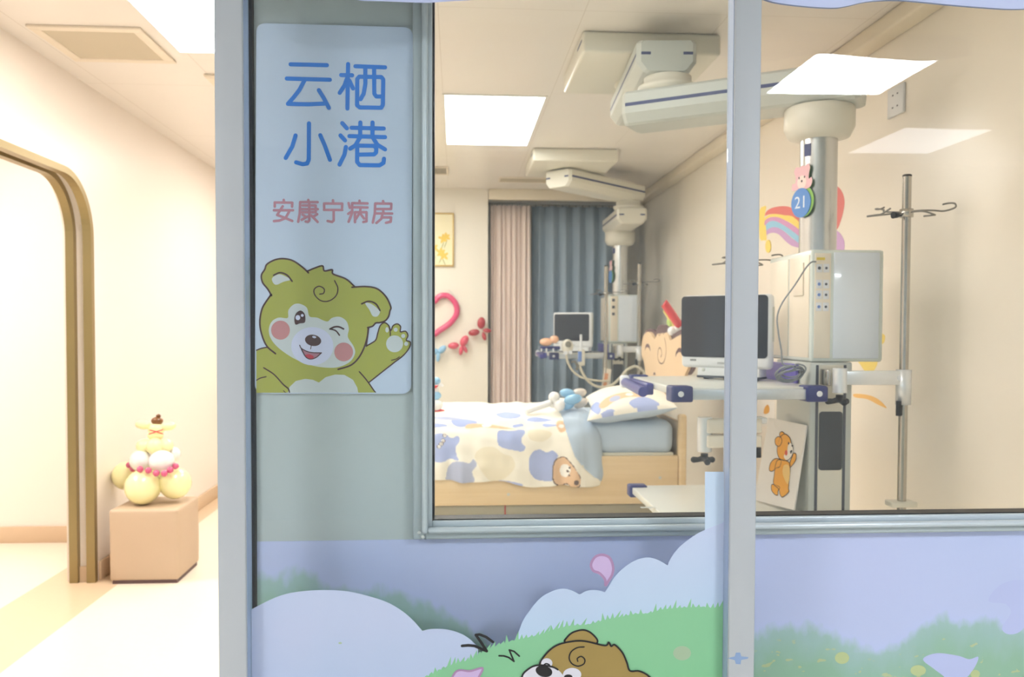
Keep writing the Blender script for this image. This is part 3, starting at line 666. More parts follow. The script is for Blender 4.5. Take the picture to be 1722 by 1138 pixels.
def pendant(label, by, pivot, a1, a2, drum, col, hx, hw, hy, sx0, sx1, sy0, sy1, pole_xy, near):
    t = thing('medical_pendant', label, 'medical pendant', ((0.55 + 1.165) / 2, by + 0.325, ZC))
    m = obj('ceiling_mount', G().box((0.55, by, 2.606), (1.165, by + 0.65, ZC), 0.014, seg=3), 'pend_cream', t)
    obj('mount_stripe', G().box((0.5485, by + 0.03, 2.66), (0.5498, by + 0.16, 2.67)), 'navy_line', m)
    obj('pivot', G().lathe([(0.10, 2.594), (0.12, 2.600), (0.12, 2.606)], (pivot[0], pivot[1], 0)), 'pend_cream', t)
    for (p0, p1), z in ((a1, 2.530), (a2, 2.330)):
        g, l = arm_mesh(p0, p1, z); o = obj('arm', g, 'pend_grey' if near else 'pend_cream', t); obj('stripe', l, 'navy_line', o)
    obj('swivel', G().lathe([(0.115, 2.398), (0.125, 2.410), (0.125, 2.425), (0.10, 2.432), (0.10, 2.4625)], (drum[0], drum[1], 0)), 'pend_cream', t)
    cx, cy = col
    obj('collar', G().lathe([(0.075, 2.140), (0.115, 2.150), (0.133, 2.185), (0.133, 2.255), (0.128, 2.2624)], (cx, cy, 0), 40), 'pend_cream', t)
    obj('column', G().cyl((cx, cy, 1.700), (cx, cy, 2.140), 0.070, n=48), 'column_steel', t)
    ln = Vector((-0.86, -0.51, 0)); lt = Vector((0.51, -0.86, 0)); lc_ = Vector((cx, cy, 2.095)) + ln * 0.0712
    obj('column_label', G().plate([lc_ + lt * a + Vector((0, 0, b)) for a, b in ((-0.014, -0.024), (0.014, -0.024), (0.014, 0.024), (-0.014, 0.024))], -ln * 0.003), 'navy_line', t)
    # service head
    X0, X1, Y0_, Y1_, z0, z1 = hx, hx + hw, hy, hy + 0.42, 1.278, 1.700
    h = obj('service_head', G().box((X0, Y0_, z0), (X1, Y1_, z1), 0.010, seg=3), 'head_rim', t)
    obj('front_cover', G().box((X0 + 0.085, Y0_ - 0.004, z0 + 0.012), (X1 - 0.018, Y0_ + 0.002, z1 - 0.010), 0.003), 'head_pale', h)
    op = obj('outlet_panel', G().box((X0 + 0.012, Y0_ - 0.003, z0 + 0.014), (X0 + 0.074, Y0_ + 0.002, z1 - 0.014), 0.0015), 'side_cream', h)
    obj('side_panel', G().box((X0 - 0.003, Y0_ + 0.015, z0 + 0.015), (X0 + 0.002, Y0_ + 0.20, z1 - 0.02), 0.001), 'side_cream', h)
    obj('side_panel', G().box((X0 - 0.003, Y0_ + 0.215, z0 + 0.015), (X0 + 0.002, Y0_ + 0.405, z1 - 0.02), 0.001), 'side_cream', h)
    obj('blank_plate', G().box((X0 - 0.008, Y0_ + 0.06, z1 - 0.17), (X0 - 0.003, Y0_ + 0.15, z1 - 0.045), 0.001), 'side_cream', h)
    if near:
        obj('outlet_label', G().box((X0 + 0.018, Y0_ - 0.0036, z1 - 0.040), (X0 + 0.050, Y0_ - 0.0030, z1 - 0.030)), 'label_yellow', h)
        obj('outlet_label', G().box((X0 + 0.018, Y0_ - 0.0036, z1 - 0.062), (X0 + 0.036, Y0_ - 0.0030, z1 - 0.053)), 'label_yellow', h)
        for dz, cc in ((0.070, 'dark_strip'), (0.13, 'socket_blue'), (0.17, 'socket_blue'), (0.215, 'socket_blue')):
            z = z1 - dz; obj('socket', G().box((X0 + 0.017, Y0_ - 0.0045, z - 0.016), (X0 + 0.040, Y0_ - 0.003, z + 0.016), 0.001), 'cap_white', h)
            obj('socket_hole', G().cyl((X0 + 0.028, Y0_ - 0.0055, z), (X0 + 0.028, Y0_ - 0.0045, z), 0.006, n=16), cc, h)
            obj('socket', G().box((X0 + 0.044, Y0_ - 0.0045, z - 0.016), (X0 + 0.067, Y0_ - 0.003, z + 0.016), 0.001), 'cap_white', h)
            obj('socket_hole', G().cyl((X0 + 0.055, Y0_ - 0.0055, z), (X0 + 0.055, Y0_ - 0.0045, z), 0.005, n=16), 'dark_strip', h)
    else:
        for dz in (0.05, 0.11, 0.17): obj('socket_hole', G().box((X0 + 0.025, Y0_ - 0.006, z1 - dz - 0.012), (X0 + 0.05, Y0_ - 0.003, z1 - dz + 0.012)), 'dark_strip', h)
    # lower column with its dark plate
    c0, c1 = hx + 0.0, hx + 0.164
    lc = obj('lower_column', G().box((c0, hy, 0.45), (c1, hy + 0.33, z0 - 0.002), 0.006), 'pend_grey', t)
    for a, b in ((0.022, 0.032), (0.130, 0.140)): obj('dark_strip', G().box((c0 + a, hy - 0.0016, 0.46), (c0 + b, hy, z0 - 0.012)), 'dark_strip', lc)
    obj('front_plate', G().box((c0 + 0.034, hy - 0.0012, 0.46), (c0 + 0.128, hy, z0 - 0.012)), 'pend_cream', lc)
    obj('inspection_plate', G().plate([(c0 + 0.0815 + u, hy - 0.0035, 0.979 + v) for u, v in rrect(0.091, 0.222, 0.012)], (0, 0.0022, 0)), 'dark_plate', lc)
    # shelves
    for z in (1.19, 0.70):
        s = obj('shelf', G().box((sx0, sy0, z - 0.028), (sx1, sy1, z), 0.003), 'shelf_top', t)
        obj('front_rail', G().box((sx0 + 0.055, sy0 - 0.022, z - 0.044), (sx1 - 0.045, sy0 - 0.0005, z - 0.006), 0.004), 'rail_steel', s)
        for x, y, sx_ in ((sx0, sy0, 1), (sx1, sy0, -1), (sx0, sy1, 1)):
            nearc = y == sy0; g = G()
            xa, xb = sorted((x - sx_ * 0.012, x + sx_ * 0.068))
            if nearc: g.box((xa, y - 0.032, z - 0.052), (xb, y + 0.05, z + 0.006), 0.008, seg=3)
            else: g.box((xa, y - 0.05, z - 0.045), (xb, y + 0.016, z + 0.008), 0.008, seg=3)
            c = obj('corner_guard', g, 'navy', s)
            if nearc: obj('cap', G().cyl((x + sx_ * 0.022, y - 0.0345, z - 0.022), (x + sx_ * 0.022, y - 0.031, z - 0.022), 0.0105, n=20), 'cap_white', s)
        if z > 1:
            obj('side_guard', G().box((sx1 - 0.014, sy0 + 0.20, z), (sx1 - 0.002, sy1, z + 0.075), 0.003), 'purple', s)
            yh = sy0 + 0.30
            obj('grip_bracket', G().box((sx0 - 0.030, yh - 0.02, z - 0.05), (sx0 - 0.001, sy1 - 0.06, z - 0.004), 0.006), 'grip_navy', s)
            gp = obj('grip', G().tube([(sx0 - 0.05, yh - 0.05, z - 0.035), (sx0 - 0.05, yh + 0.30, z - 0.020)], 0.020, 18), 'grip_navy', s)
            obj('grip_end', G().box((sx0 - 0.070, yh + 0.285, z - 0.045), (sx0 - 0.032, yh + 0.325, z + 0.010), 0.010, seg=3), 'cap_white', s)
    # clamp arms that carry the drip pole
    px_, py_ = pole_xy; bx = hx + 0.082
    for z, lower in ((1.222, False), (0.675, True)):
        g = G(); g.box((bx - 0.005, hy - 0.085, z - 0.026), (px_ + 0.012, hy - 0.058, z + 0.026), 0.004)
        b = obj('clamp_arm', g, 'clamp_alu', t)
        obj('clamp_joint', G().cyl((bx, hy - 0.07, z - 0.055), (bx, hy - 0.07, z + 0.035), 0.026, n=24), 'clamp_alu', t)
        obj('clamp_block', G().box((bx - 0.045, hy - 0.062, z - 0.03), (bx - 0.028, hy - 0.001, z + 0.03), 0.003), 'steel', t)
        obj('clamp_cap', G().cyl((px_ - 0.022, hy - 0.0875, z), (px_ - 0.022, hy - 0.084, z), 0.011, n=18), 'cap_white', t)
        if not lower: obj('clamp_knob', three_lobe((bx, hy - 0.07, z - 0.085)), 'knob_black', t)
        g = G(); o = (px_, py_)
        g.lathe([(0.0165, z - 0.10), (0.027, z - 0.10), (0.027, z + 0.03), (0.0165, z + 0.03)], (*o, 0), 28); obj('pole_sleeve', g, 'clamp_alu', t)
        if not lower: obj('sleeve_tip', G().cyl((px_ - 0.024, py_ - 0.012, z - 0.14), (px_ - 0.024, py_ - 0.012, z - 0.085), 0.010, n=16), 'knob_black', t)
        else: obj('pole_foot', G().box((px_ - 0.05, py_ - 0.03, z + 0.068), (px_ + 0.045, py_ + 0.03, z + 0.088), 0.003), 'pend_cream', t)
    return t

HX = P(1364, 510, Y=3.05).x; HW = P(1486, 510, Y=3.05).x - HX; PXX = P(1521, 560, Y=2.98).x; CXX = P(1376, 320, Y=3.20).x
p1 = pendant('near ceiling pendant with steel column, two shelves and pale service head', 3.64, (0.90, 4.10), ((0.87, 3.43), (0.93, 4.36)), ((0.758, 3.605), (1.545, 3.100)),
             (0.895, 3.516), (CXX, 3.20), HX, HW, 3.05, P(1134, 660, Y=2.92).x, HX - 0.002, 2.945, 3.66, (PXX, 2.98), True)
p2 = pendant('far ceiling pendant beside the blue curtain at the bed head', 6.00, (0.89, 6.42), ((0.76, 6.28), (1.50, 7.00)), ((1.445, 6.80), (1.465, 7.62)),
             (1.44, 6.94), (1.462, 7.40), 1.335, 0.264, 7.22, 0.80, 1.333, 7.02, 7.70, (1.585, 7.15), False)
c = P(1090, 853, Z=0.7004); obj('type_label', G().box(c - Vector((0.03, 0.012, 0)), c + Vector((0.03, 0.012, 0.0004))), 'pend_grey', p1)
# extra clamp below the near shelf
z = 1.012; X_ = P(1185, 720, Y=3.02).x; t = p1
obj('clamp_arm', G().box((X_, 2.985, z + 0.005), (1.125, 3.04, z + 0.058), 0.006), 'side_cream', t)
obj('clamp_arm', G().box((1.04, 3.0, z + 0.038), (1.150, 3.06, z + 0.062), 0.004), 'clamp_alu', t)
obj('clamp_bracket', G().box((1.045, 3.041, z - 0.05), (1.085, 3.065, 1.161), 0.003), 'clamp_alu', t)
obj('clamp_arm', G().box((X_, 2.985, z - 0.048), (1.125, 3.04, z - 0.002), 0.006), 'side_cream', t)
obj('clamp_joint', G().cyl((X_, 3.02, z - 0.065), (X_, 3.02, z + 0.062), 0.027, n=24), 'clamp_alu', t)
obj('clamp_knob', three_lobe((X_, 3.02, z - 0.095)), 'knob_black', t)
obj('clamp_stem', G().cyl((1.11, 3.0, z - 0.085), (1.11, 3.0, z - 0.05), 0.016, n=18), 'knob_black', t)

# ------------------------------------------------------------------ drip poles
def drip_pole(label, x, y, z0, z1, zr, group=None):
    t = thing('drip_pole', label, 'drip stand', (x, y, z0), group)
    obj('pole', G().cyl((x, y, z0), (x, y, z1), 0.0158, n=24), 'steel', t)
    obj('cap', G().lathe([(0.0162, z1 - 0.003), (0.0162, z1 + 0.003), (0.012, z1 + 0.005)], (x, y, 0), 20), 'knob_black', t)
    obj('ring', G().lathe([(0.0162, zr - 0.018), (0.024, zr - 0.018), (0.024, zr + 0.012), (0.0162, zr + 0.012)], (x, y, 0), 24), 'steel', t)
    k = 3.0 / 1400 / 7.585   # metres per crop pixel
    hk = [[(-20, 0.0, 0), (-300, 0.02, -28), (-470, 0.05, -40), (-380, 0.02, -30), (-330, 0.0, -22), (-270, -0.04, 36)],
          [(20, 0, 10), (200, 0, 28), (400, 0.02, 38), (520, 0.01, 28), (610, -0.03, 60), (560, -0.06, 100), (480, -0.06, 104), (410, -0.05, 90)],
          [(-10, 0.02, 10), (-70, 0.12, 45), (-100, 0.16, 68), (-60, 0.19, 100), (-100, 0.21, 118), (-150, 0.19, 114), (-215, 0.16, 96), (-190, 0.13, 86), (-130, 0.13, 112)],
          [(20, -0.02, 0), (110, -0.08, -12), (200, -0.12, -66), (140, -0.15, -82), (60, -0.12, -88)]]
    for h in hk:
        obj('hook', G().tube(cr([(x + a * k, y + b * 0.7, zr + c * k) for a, b, c in h], 5), 0.0033, 8), 'hook_steel', t)
    obj('thumb_screw', G().tube([(x - 0.020, y - 0.005, zr - 0.012), (x - 0.034, y - 0.008, zr - 0.012), (x - 0.036, y - 0.008, zr - 0.012), (x - 0.058, y - 0.013, zr - 0.012)], [0.004, 0.004, 0.009, 0.013], 14), 'knob_black', t)
    return t
drip_pole('shiny steel drip pole with wire hooks by the right wall', PXX, 2.98, 0.62, 1.966, 1.832)
qx = P(1250, 440, Y=3.69)
drip_pole('drip pole hidden behind the right door post, only its wire hooks showing', qx.x, 3.69, 0.55, qx.z + 0.14, qx.z)
drip_pole('slim drip pole right of the far pendant column', 1.585, 7.15, 0.55, 1.965, 1.80)
# left pole of the far pendant hangs on the shelf's corner
q = drip_pole('slim drip pole left of the far pendant column', 1.262, 6.975, 0.55, 1.93, 1.70)

# ------------------------------------------------------------------ monitors
mat('mon_white', (226, 228, 230), 0.35, var=0.01); mat('screen', (42, 46, 56), 0.08, var=0.05); mat('mon_dark', (58, 66, 78), 0.45); mat('led', (200, 236, 216), 0.3)
def monitor(label, loc, rz, rim=0.003, hw=0.180):
    t = thing('patient_monitor', label, 'monitor', loc, rz=rz)
    o = lambda n, g, m, p=t, **k: obj(n, g, m, p, local=True, **k)
    b = o('housing', G().box((-hw, -0.028, 0.048), (hw, 0.022, 0.352), 0.018, seg=4), 'mon_white')
    o('screen', G().plate([(-0.004 + u, -0.0305, 0.2205 + v) for u, v in rrect(2 * hw - 0.009 - 2 * rim, 0.261 - 2 * rim, 0.016)], (0, 0.004, 0)), 'screen', b)
    o('vent_slots', G().box((hw - 0.0005, -0.010, 0.16), (hw + 0.0006, 0.012, 0.30)), 'pend_grey', b)
    s = o('base', G().box((-0.125, -0.018, 0.010), (0.150, 0.060, 0.066), 0.008), 'mon_white')
    o('base_plate', G().box((-0.126, -0.020, 0.006), (0.151, 0.061, 0.016), 0.004), 'mon_dark', s)
    for x in (-0.09, 0.0, 0.11):
        for y in (0.0, 0.045): o('foot', G().cyl((x, y, 0.0), (x, y, 0.008), 0.012, n=14), 'mon_dark', s)
    o('power_button', G().lathe([(0.0075, 0), (0.0075, 0.0015), (0.004, 0.002)], (-0.095, -0.018, 0.040), 18, mx=Matrix.Rotation(pi / 2, 3, 'X')), 'pend_grey', s)
    for dz in (0.036, 0.046): o('indicator_light', G().cyl((-0.074, -0.0195, dz), (-0.074, -0.0175, dz), 0.0022, n=10), 'led', s)
    M4 = Matrix.Translation((0.0, -0.0290, 0.070)) @ Matrix.Rotation(pi / 2, 4, 'X')
    o('maker_name', text_mesh('mindray', 0.017, M4), 'sticker_text', b)
    M4 = Matrix.Translation((-0.138, -0.0290, 0.080)) @ Matrix.Rotation(pi / 2, 4, 'X')
    g = G()
    for i in range(4): g.box((-0.150 + i * 0.007, -0.0292, 0.076), (-0.145 + i * 0.007, -0.0285, 0.083))
    o('model_mark', g, 'sticker_text', b)
    return t
ma, mb = P(1145, 560, Y=3.50), P(1296, 560, Y=3.24); md = mb - ma; md.z = 0
monitor('large patient monitor with dark screen on the near shelf', ((ma.x + mb.x) / 2 + 0.018, (ma.y + mb.y) / 2 + 0.02, 1.19), atan2(md.y, md.x), 0.003, md.length / 2)
monitor('small looking patient monitor on the far shelf before the blue curtain', (1.02, 7.22, 1.19), -0.50, 0.014)

# ------------------------------------------------------------------ grey cable
g = G(); Yc = 3.035
cp = [P(1372, 440, Y=3.044)] + [P(a, b, Y=Yc) for a, b in ((1364, 441), (1354, 452), (1336, 480), (1316, 508), (1307, 532), (1309, 560), (1314, 590), (1316, 612))]
cen = Vector((HX - 0.070, 3.06, 1.232)); coil = []
for i in range(112):
    a = 2 * pi * i / 20 + 1.8; r = 0.036 + 0.009 * sin(i * 0.117); k = i // 20; coil.append(cen + Vector((r * 1.25 * cos(a) + 0.010 * sin(k * 2.1), 0.010 * sin(i * 0.61) - 0.03 * sin(a), r * sin(a) * 0.72 + 0.008 * cos(k * 1.7))))
g.tube(cr(cp + coil, 3), 0.0031, 8)
mat('cable_grey', (140, 146, 150), 0.5)
obj('cable', g, 'cable_grey', None, 'grey cable plugged into the service head and coiled on the near shelf', 'cable')

# ------------------------------------------------------------------ number plaque on the near column
mat('plq_pink', (238, 192, 198), 0.5); mat('plq_edge', (70, 110, 70), 0.5); mat('plq_green', (146, 196, 96), 0.5); mat('plq_blue', (96, 146, 214), 0.5); mat('plq_white', (232, 240, 250), 0.5); mat('plq_face', (250, 226, 218), 0.5)
def plaque(label, col, nd, zc_, num):
    nd = Vector(nd).normalized(); td = Vector((-nd.y, nd.x, 0)); pc = Vector((col[0], col[1], 0)) + nd * 0.076 - td * 0.004
    t = thing('number_plaque', label, 'number plaque', (pc.x, pc.y, zc_ - 0.06))
    def pq(pts, d, m, name, th=0.004, parent=t, me=None):
        o_ = pc + nd * d; return obj(name, G().plate([o_ + td * u + Vector((0, 0, zc_ + v)) for u, v in pts], -nd * th, 0, 1 if me else 0), [m] + ([me] if me else []), parent)
    pq(ell(0.008, 0.004, 0.052, 0.060), 0.004, 'plq_green', 'green_disc', me='plq_edge')
    pq(ell(-0.002, 0.0, 0.050, 0.057), 0.009, 'plq_blue', 'number_disc')
    hp = [tuple(v) for v in cr([(-0.030, 0.052), (-0.052, 0.055), (-0.050, 0.078), (-0.034, 0.082), (-0.034, 0.105), (-0.042, 0.125), (-0.030, 0.142), (-0.012, 0.138), (0.0, 0.145), (0.014, 0.140), (0.032, 0.147), (0.042, 0.132), (0.036, 0.108), (0.036, 0.088), (0.050, 0.092), (0.052, 0.070), (0.032, 0.052)], 4, True)]
    pb = pq(hp, 0.006, 'plq_pink', 'pink_bear', me='plq_edge')
    pq(ell(0.0, 0.080, 0.024, 0.026), 0.0066, 'plq_face', 'muzzle', 0.0005, pb)
    for u, v, a, b in ((-0.014, 0.098, 0.003, 0.005), (0.014, 0.098, 0.003, 0.005), (0.0, 0.084, 0.004, 0.005)): pq(ell(u, v, a, b, 14), 0.0070, 'knob_black', 'eye' if v > 0.09 else 'nose', 0.0003, pb)
    if num:
        M4 = Matrix(((td.x, 0, nd.x, pc.x + nd.x * 0.0095 - td.x * 0.002), (td.y, 0, nd.y, pc.y + nd.y * 0.0095 - td.y * 0.002), (0, 1, 0, zc_), (0, 0, 0, 1)))
        obj('number', text_mesh(num, 0.066, M4), 'plq_white', t)
plaque('blue oval plaque reading 21 with a pink bear, on the near steel column', (CXX, 3.20), (-0.93, -0.37, 0), P(1345, 340, Y=3.16).z, '21')
plaque('colourful plaque seen edge-on, on the far steel column', (1.462, 7.40), (-0.985, -0.10, 0), P(1032, 465, Y=7.4).z, None)
# ------------------------------------------------------------------ painted stickers and sockets on the right wall
XS = XR - 0.0012
mat('dec_red', (228, 122, 116), 0.5); mat('dec_yellow', (248, 222, 116), 0.5); mat('dec_pink', (220, 160, 206), 0.5); mat('dec_blue', (156, 208, 236), 0.5); mat('dec_purple', (206, 166, 214), 0.5); mat('dec_orange', (246, 196, 112), 0.5)
k6 = C(1270, 260, 6.694)
def wall_flat(pts, i=0, smooth=True, n=4):
    return G().plate([P(x, y, X=XS - 0.0003 * i) for x, y in ([tuple(v) for v in cr(pts, n, True)] if smooth else pts)], (0.0006, 0, 0))
rb = thing('rainbow_sticker', 'striped rainbow sticker with yellow end on the right wall', 'wall sticker', tuple(P(1310, 400, X=XR)))
bands = {'red_band': ('dec_red', [(108, 690), (125, 640), (180, 602), (260, 583), (340, 580), (410, 600), (520, 690), (520, 790), (420, 694), (330, 682), (230, 666), (150, 672)]),
 'yellow_band': ('dec_yellow', [(102, 722), (150, 678), (230, 666), (330, 682), (420, 694), (520, 790), (520, 862), (420, 782), (330, 735), (230, 703), (160, 705), (112, 738)]),
 'pink_band': ('dec_pink', [(100, 780), (112, 738), (170, 705), (250, 702), (330, 735), (420, 790), (520, 868), (520, 935), (420, 858), (330, 798), (230, 748), (160, 750), (112, 795)]),
 'blue_band': ('dec_blue', [(114, 850), (108, 800), (160, 752), (230, 748), (330, 800), (420, 862), (520, 938), (520, 1010), (420, 942), (330, 864), (250, 820), (180, 820), (124, 858)]),
 'purple_band': ('dec_purple', [(128, 902), (122, 858), (180, 820), (250, 820), (330, 868), (410, 942), (520, 1015), (520, 1050), (410, 1025), (330, 962), (270, 900), (210, 878), (150, 888)]),
 'yellow_end': ('dec_yellow', [(40, 640), (100, 580), (124, 590), (102, 700), (118, 800), (128, 955), (95, 962), (50, 940)])}
for i, (n_, (m_, pts)) in enumerate(bands.items()): obj(n_, wall_flat(k6(pts), i % 3, n_ != 'x', 2), m_, rb)
obj('balloon_sticker', wall_flat(k6([(885, 362), (930, 362), (975, 415), (1002, 500), (1000, 585), (970, 720), (918, 842), (860, 800), (830, 640), (840, 450)])), 'dec_red', None, 'red balloon sticker on the right wall behind the steel column', 'wall sticker')
obj('balloon_sticker', wall_flat(k6([(880, 850), (925, 860), (970, 905), (1003, 985), (990, 1100), (900, 1120), (860, 1000)]), 1), 'dec_purple', None, 'purple balloon sticker just above the pale service head', 'wall sticker')
obj('star_sticker', wall_flat([(1470, 560), (1486, 562), (1488, 570), (1484, 578), (1470, 580)]), 'dec_yellow', None, 'small yellow sticker at the right edge of the service head', 'wall sticker')
obj('star_sticker', wall_flat([(1440, 600), (1474, 604), (1470, 622), (1458, 627), (1446, 612)]), 'dec_yellow', None, 'yellow sticker below the service head above the clamp arm', 'wall sticker')
obj('streak_sticker', wall_flat([(1436, 662), (1460, 664), (1478, 672), (1491, 686), (1476, 680), (1458, 671), (1438, 668)]), 'dec_orange', None, 'thin orange streak sticker between the dark column and the drip pole', 'wall sticker')
a, b = P(1497, 152, X=XR), P(1523, 188, X=XR)
so = thing('wall_socket', 'white double wall socket high on the right wall', 'socket', ((a.x + b.x) / 2, (a.y + b.y) / 2, b.z))
obj('plate', G().box((XR - 0.012, b.y, b.z), (XR - 0.0005, a.y, a.z), 0.003), 'mon_white', so)
for f1 in (0.3, 0.72):
    for f2 in (0.35, 0.65):
        c = Vector((XR - 0.0125, b.y + (a.y - b.y) * f2, b.z + (a.z - b.z) * f1)); obj('slot', G().box(c - Vector((0.0005, 0.005, 0.003)), c + Vector((0.0008, 0.005, 0.003))), 'dark_strip', so)
mat('card_white', (240, 236, 228), 0.4); mat('bee_orange', (226, 164, 58), 0.5)
cardt = thing('picture_card', 'white card with a small orange figure, low on the right wall', 'card', tuple(P(1285, 720, X=XR)))
obj('card', G().plate([P(x, y, X=XR - 0.003) for x, y in ((1262, 668), (1302, 676), (1302, 716), (1262, 716))], (0.0025, 0, 0)), 'card_white', cardt)
obj('figure_print', G().flat([P(x, y, X=XR - 0.0034) for x, y in [tuple(v) for v in cr([(1284, 694), (1286, 685), (1291, 680), (1294, 686), (1293, 693), (1288, 696)], 4, True)]]), 'bee_orange', cardt)

# ------------------------------------------------------------------ board with an orange bear leaning on the lower shelf
mat('board_white', (236, 232, 226), 0.4, var=0.01); mat('bear_orange', (244, 172, 42), 0.5); mat('bear_belly', (246, 206, 120), 0.5); mat('bear_pale', (246, 238, 226), 0.5); mat('cheek_red', (226, 98, 66), 0.5)
obj('oval_plaque', G().plate([P(x, y, X=XS) for x, y in ell(1292.5, 414, 4.5, 11)], (-0.004, 0, 0), 0, 1), ['plq_blue', 'dec_yellow'], None, 'tiny blue oval plaque on the wall just above the service head', 'wall plaque')
A_, B_, T_ = Vector((1.165, 3.42, 0.7025)), Vector((1.262, 3.115, 0.7025)), Vector((1.205, 3.432, 1.045))
ub = (B_ - A_); ut = (T_ - A_); nb = ub.cross(ut).normalized()
if nb.dot(CAM - A_) < 0: nb = -nb
bd = thing('bear_board', 'white board with an orange bear leaning against the steel column', 'picture board', tuple((A_ + B_) / 2))
tl, tr, brp, blp = (PP(x, y, A_, nb) for x, y in ((1293, 702), (1356.5, 715), (1335, 857.5), (1268, 840)))
obj('board', G().plate([tl, tr, brp, blp], -nb * 0.006), 'board_white', bd)
g = G(); kb = C(1150, 620, 4.377); Lb = lambda pts, i: [PP(x, y, A_ + nb * (0.0008 + 0.0003 * i), nb) for x, y in kb([tuple(v) for v in cr(pts, 5, True)])]
def fb(pts, i, m, out=True, w=0.0028):
    g.flat(Lb(pts, i), m)
    if out: g.stroke(Lb(pts, i + 1), w, nb, 3, closed=True)
fb([(628, 735), (640, 690), (675, 660), (715, 672), (705, 720), (680, 730), (655, 752), (635, 752)], 0, 0)
fb([(780, 690), (800, 640), (805, 622), (825, 625), (826, 660), (812, 690), (782, 725)], 0, 0)
fb([(650, 850), (645, 890), (665, 920), (690, 930), (692, 900), (705, 870)], 0, 0)
fb([(672, 720), (690, 672), (735, 672), (775, 690), (782, 740), (775, 820), (770, 880), (772, 905), (728, 943), (708, 925), (698, 885), (660, 845), (665, 780)], 1, 0)
g.flat(Lb([(735, 712), (765, 706), (780, 740), (778, 800), (765, 850), (740, 810), (726, 760)], 3), 1)
fb([(708, 500), (705, 475), (722, 462), (738, 475), (740, 495), (720, 505)], 0, 0)
fb([(675, 555), (672, 520), (690, 500), (715, 505), (720, 540), (700, 570)], 3, 0)
fb([(690, 560), (712, 500), (745, 480), (778, 505), (790, 545), (803, 580), (798, 630), (775, 665), (745, 675), (705, 660), (687, 615)], 2, 0)
g.flat(Lb([(765, 570), (785, 545), (803, 585), (798, 630), (772, 665), (748, 668), (735, 640), (760, 610)], 4), 2)
g.flat(Lb(ell(753, 618, 10, 20), 5), 4); g.flat(Lb(ell(771, 548, 5, 10), 5), 3); g.flat(Lb(ell(798, 566, 7, 6), 5), 3); g.flat(Lb([(782, 605), (798, 598), (795, 615), (786, 625)], 5), 3)
obj('bear_print', g, ['bear_orange', 'bear_belly', 'bear_pale', 'knob_black', 'cheek_red'], bd)

# ------------------------------------------------------------------ bed
mat('pine', (222, 188, 138), 0.42, col2=(232, 202, 156), scale=2.0)
def pine_grain(nt, X, Y, Z, m, mix, nz):
    w = nz(1, 4, stretch=(1.2, 6, 34)); return mix(w, (212, 180, 132), (240, 216, 176))
pos_mat('pine_grain', 0.40, pine_grain)
mat('bear_wood', (228, 198, 160), 0.45, var=0.03); mat('brown_wood', (104, 80, 82), 0.5); mat('line_brown', (126, 98, 84), 0.5)
mat('sheet_blue', (186, 202, 220), 0.85, bump=0.15, bscale=30, sheen=0.2); mat('duvet_white', (246, 240, 226), 0.85, bump=0.12, bscale=25, sheen=0.2)
mat('patch_blue', (172, 184, 226), 0.85); mat('patch_grey', (184, 190, 216), 0.85); mat('patch_cream', (238, 228, 204), 0.85); mat('patch_tan', (234, 196, 158), 0.85); mat('patch_dark', (112, 92, 84), 0.85); mat('patch_pale', (252, 248, 240), 0.85)
mat('slat_white', (226, 222, 204), 0.6); mat('strap_red', (190, 60, 66), 0.6); mat('under_dark', (120, 112, 98), 0.7)
YB0, YB1, XB0, XB1 = 4.90, 5.90, -0.48, 1.385
bed = thing('child_bed', 'pine bed with a bear shaped headboard in the far part of the ward', 'bed', ((XB0 + XB1) / 2, (YB0 + YB1) / 2, 0))
obj('side_rail', G().box((XB0, YB0, 0.352), (1.33, YB0 + 0.026, 0.640), 0.003), 'pine_grain', bed)
obj('side_rail', G().box((XB0, YB1 - 0.026, 0.352), (1.33, YB1, 0.640), 0.003), 'pine_grain', bed)
for y in (YB0 - 0.004, YB1 - 0.046):
    obj('bed_post', G().box((1.332, y, 0), (1.384, y + 0.05, 0.888), 0.018, seg=4), 'pine_grain', bed)
    obj('bed_post', G().box((XB0 - 0.05, y, 0), (XB0 - 0.001, y + 0.05, 0.80), 0.018, seg=4), 'pine_grain', bed)
obj('foot_panel', G().box((XB0 - 0.04, YB0 + 0.05, 0.30), (XB0 - 0.015, YB1 - 0.05, 0.76), 0.003), 'pine_grain', bed)
obj('head_panel', G().box((1.345, YB0 + 0.05, 0.28), (1.368, YB1 - 0.05, 0.84), 0.003), 'pine_grain', bed)
obj('slat_base', G().box((XB0 + 0.002, YB0 + 0.03, 0.56), (1.33, YB1 - 0.03, 0.60)), 'slat_white', bed)
obj('under_bar', G().box((XB0, YB0 + 0.42, 0.16), (1.33, YB0 + 0.46, 0.255), 0.003), 'slat_white', bed)
obj('strap', G().box((0.293, YB0 + 0.10, 0.27), (0.301, YB0 + 0.12, 0.352)), 'strap_red', bed)
for px, py in ((855, 831), (1110, 803), (1110, 828)):
    c = P(px, py, Y=YB0 - 0.0003); obj('bolt_cap', G().cyl(c, c - Vector((0, 0.0015, 0)), 0.009, n=16), 'pend_grey', bed)
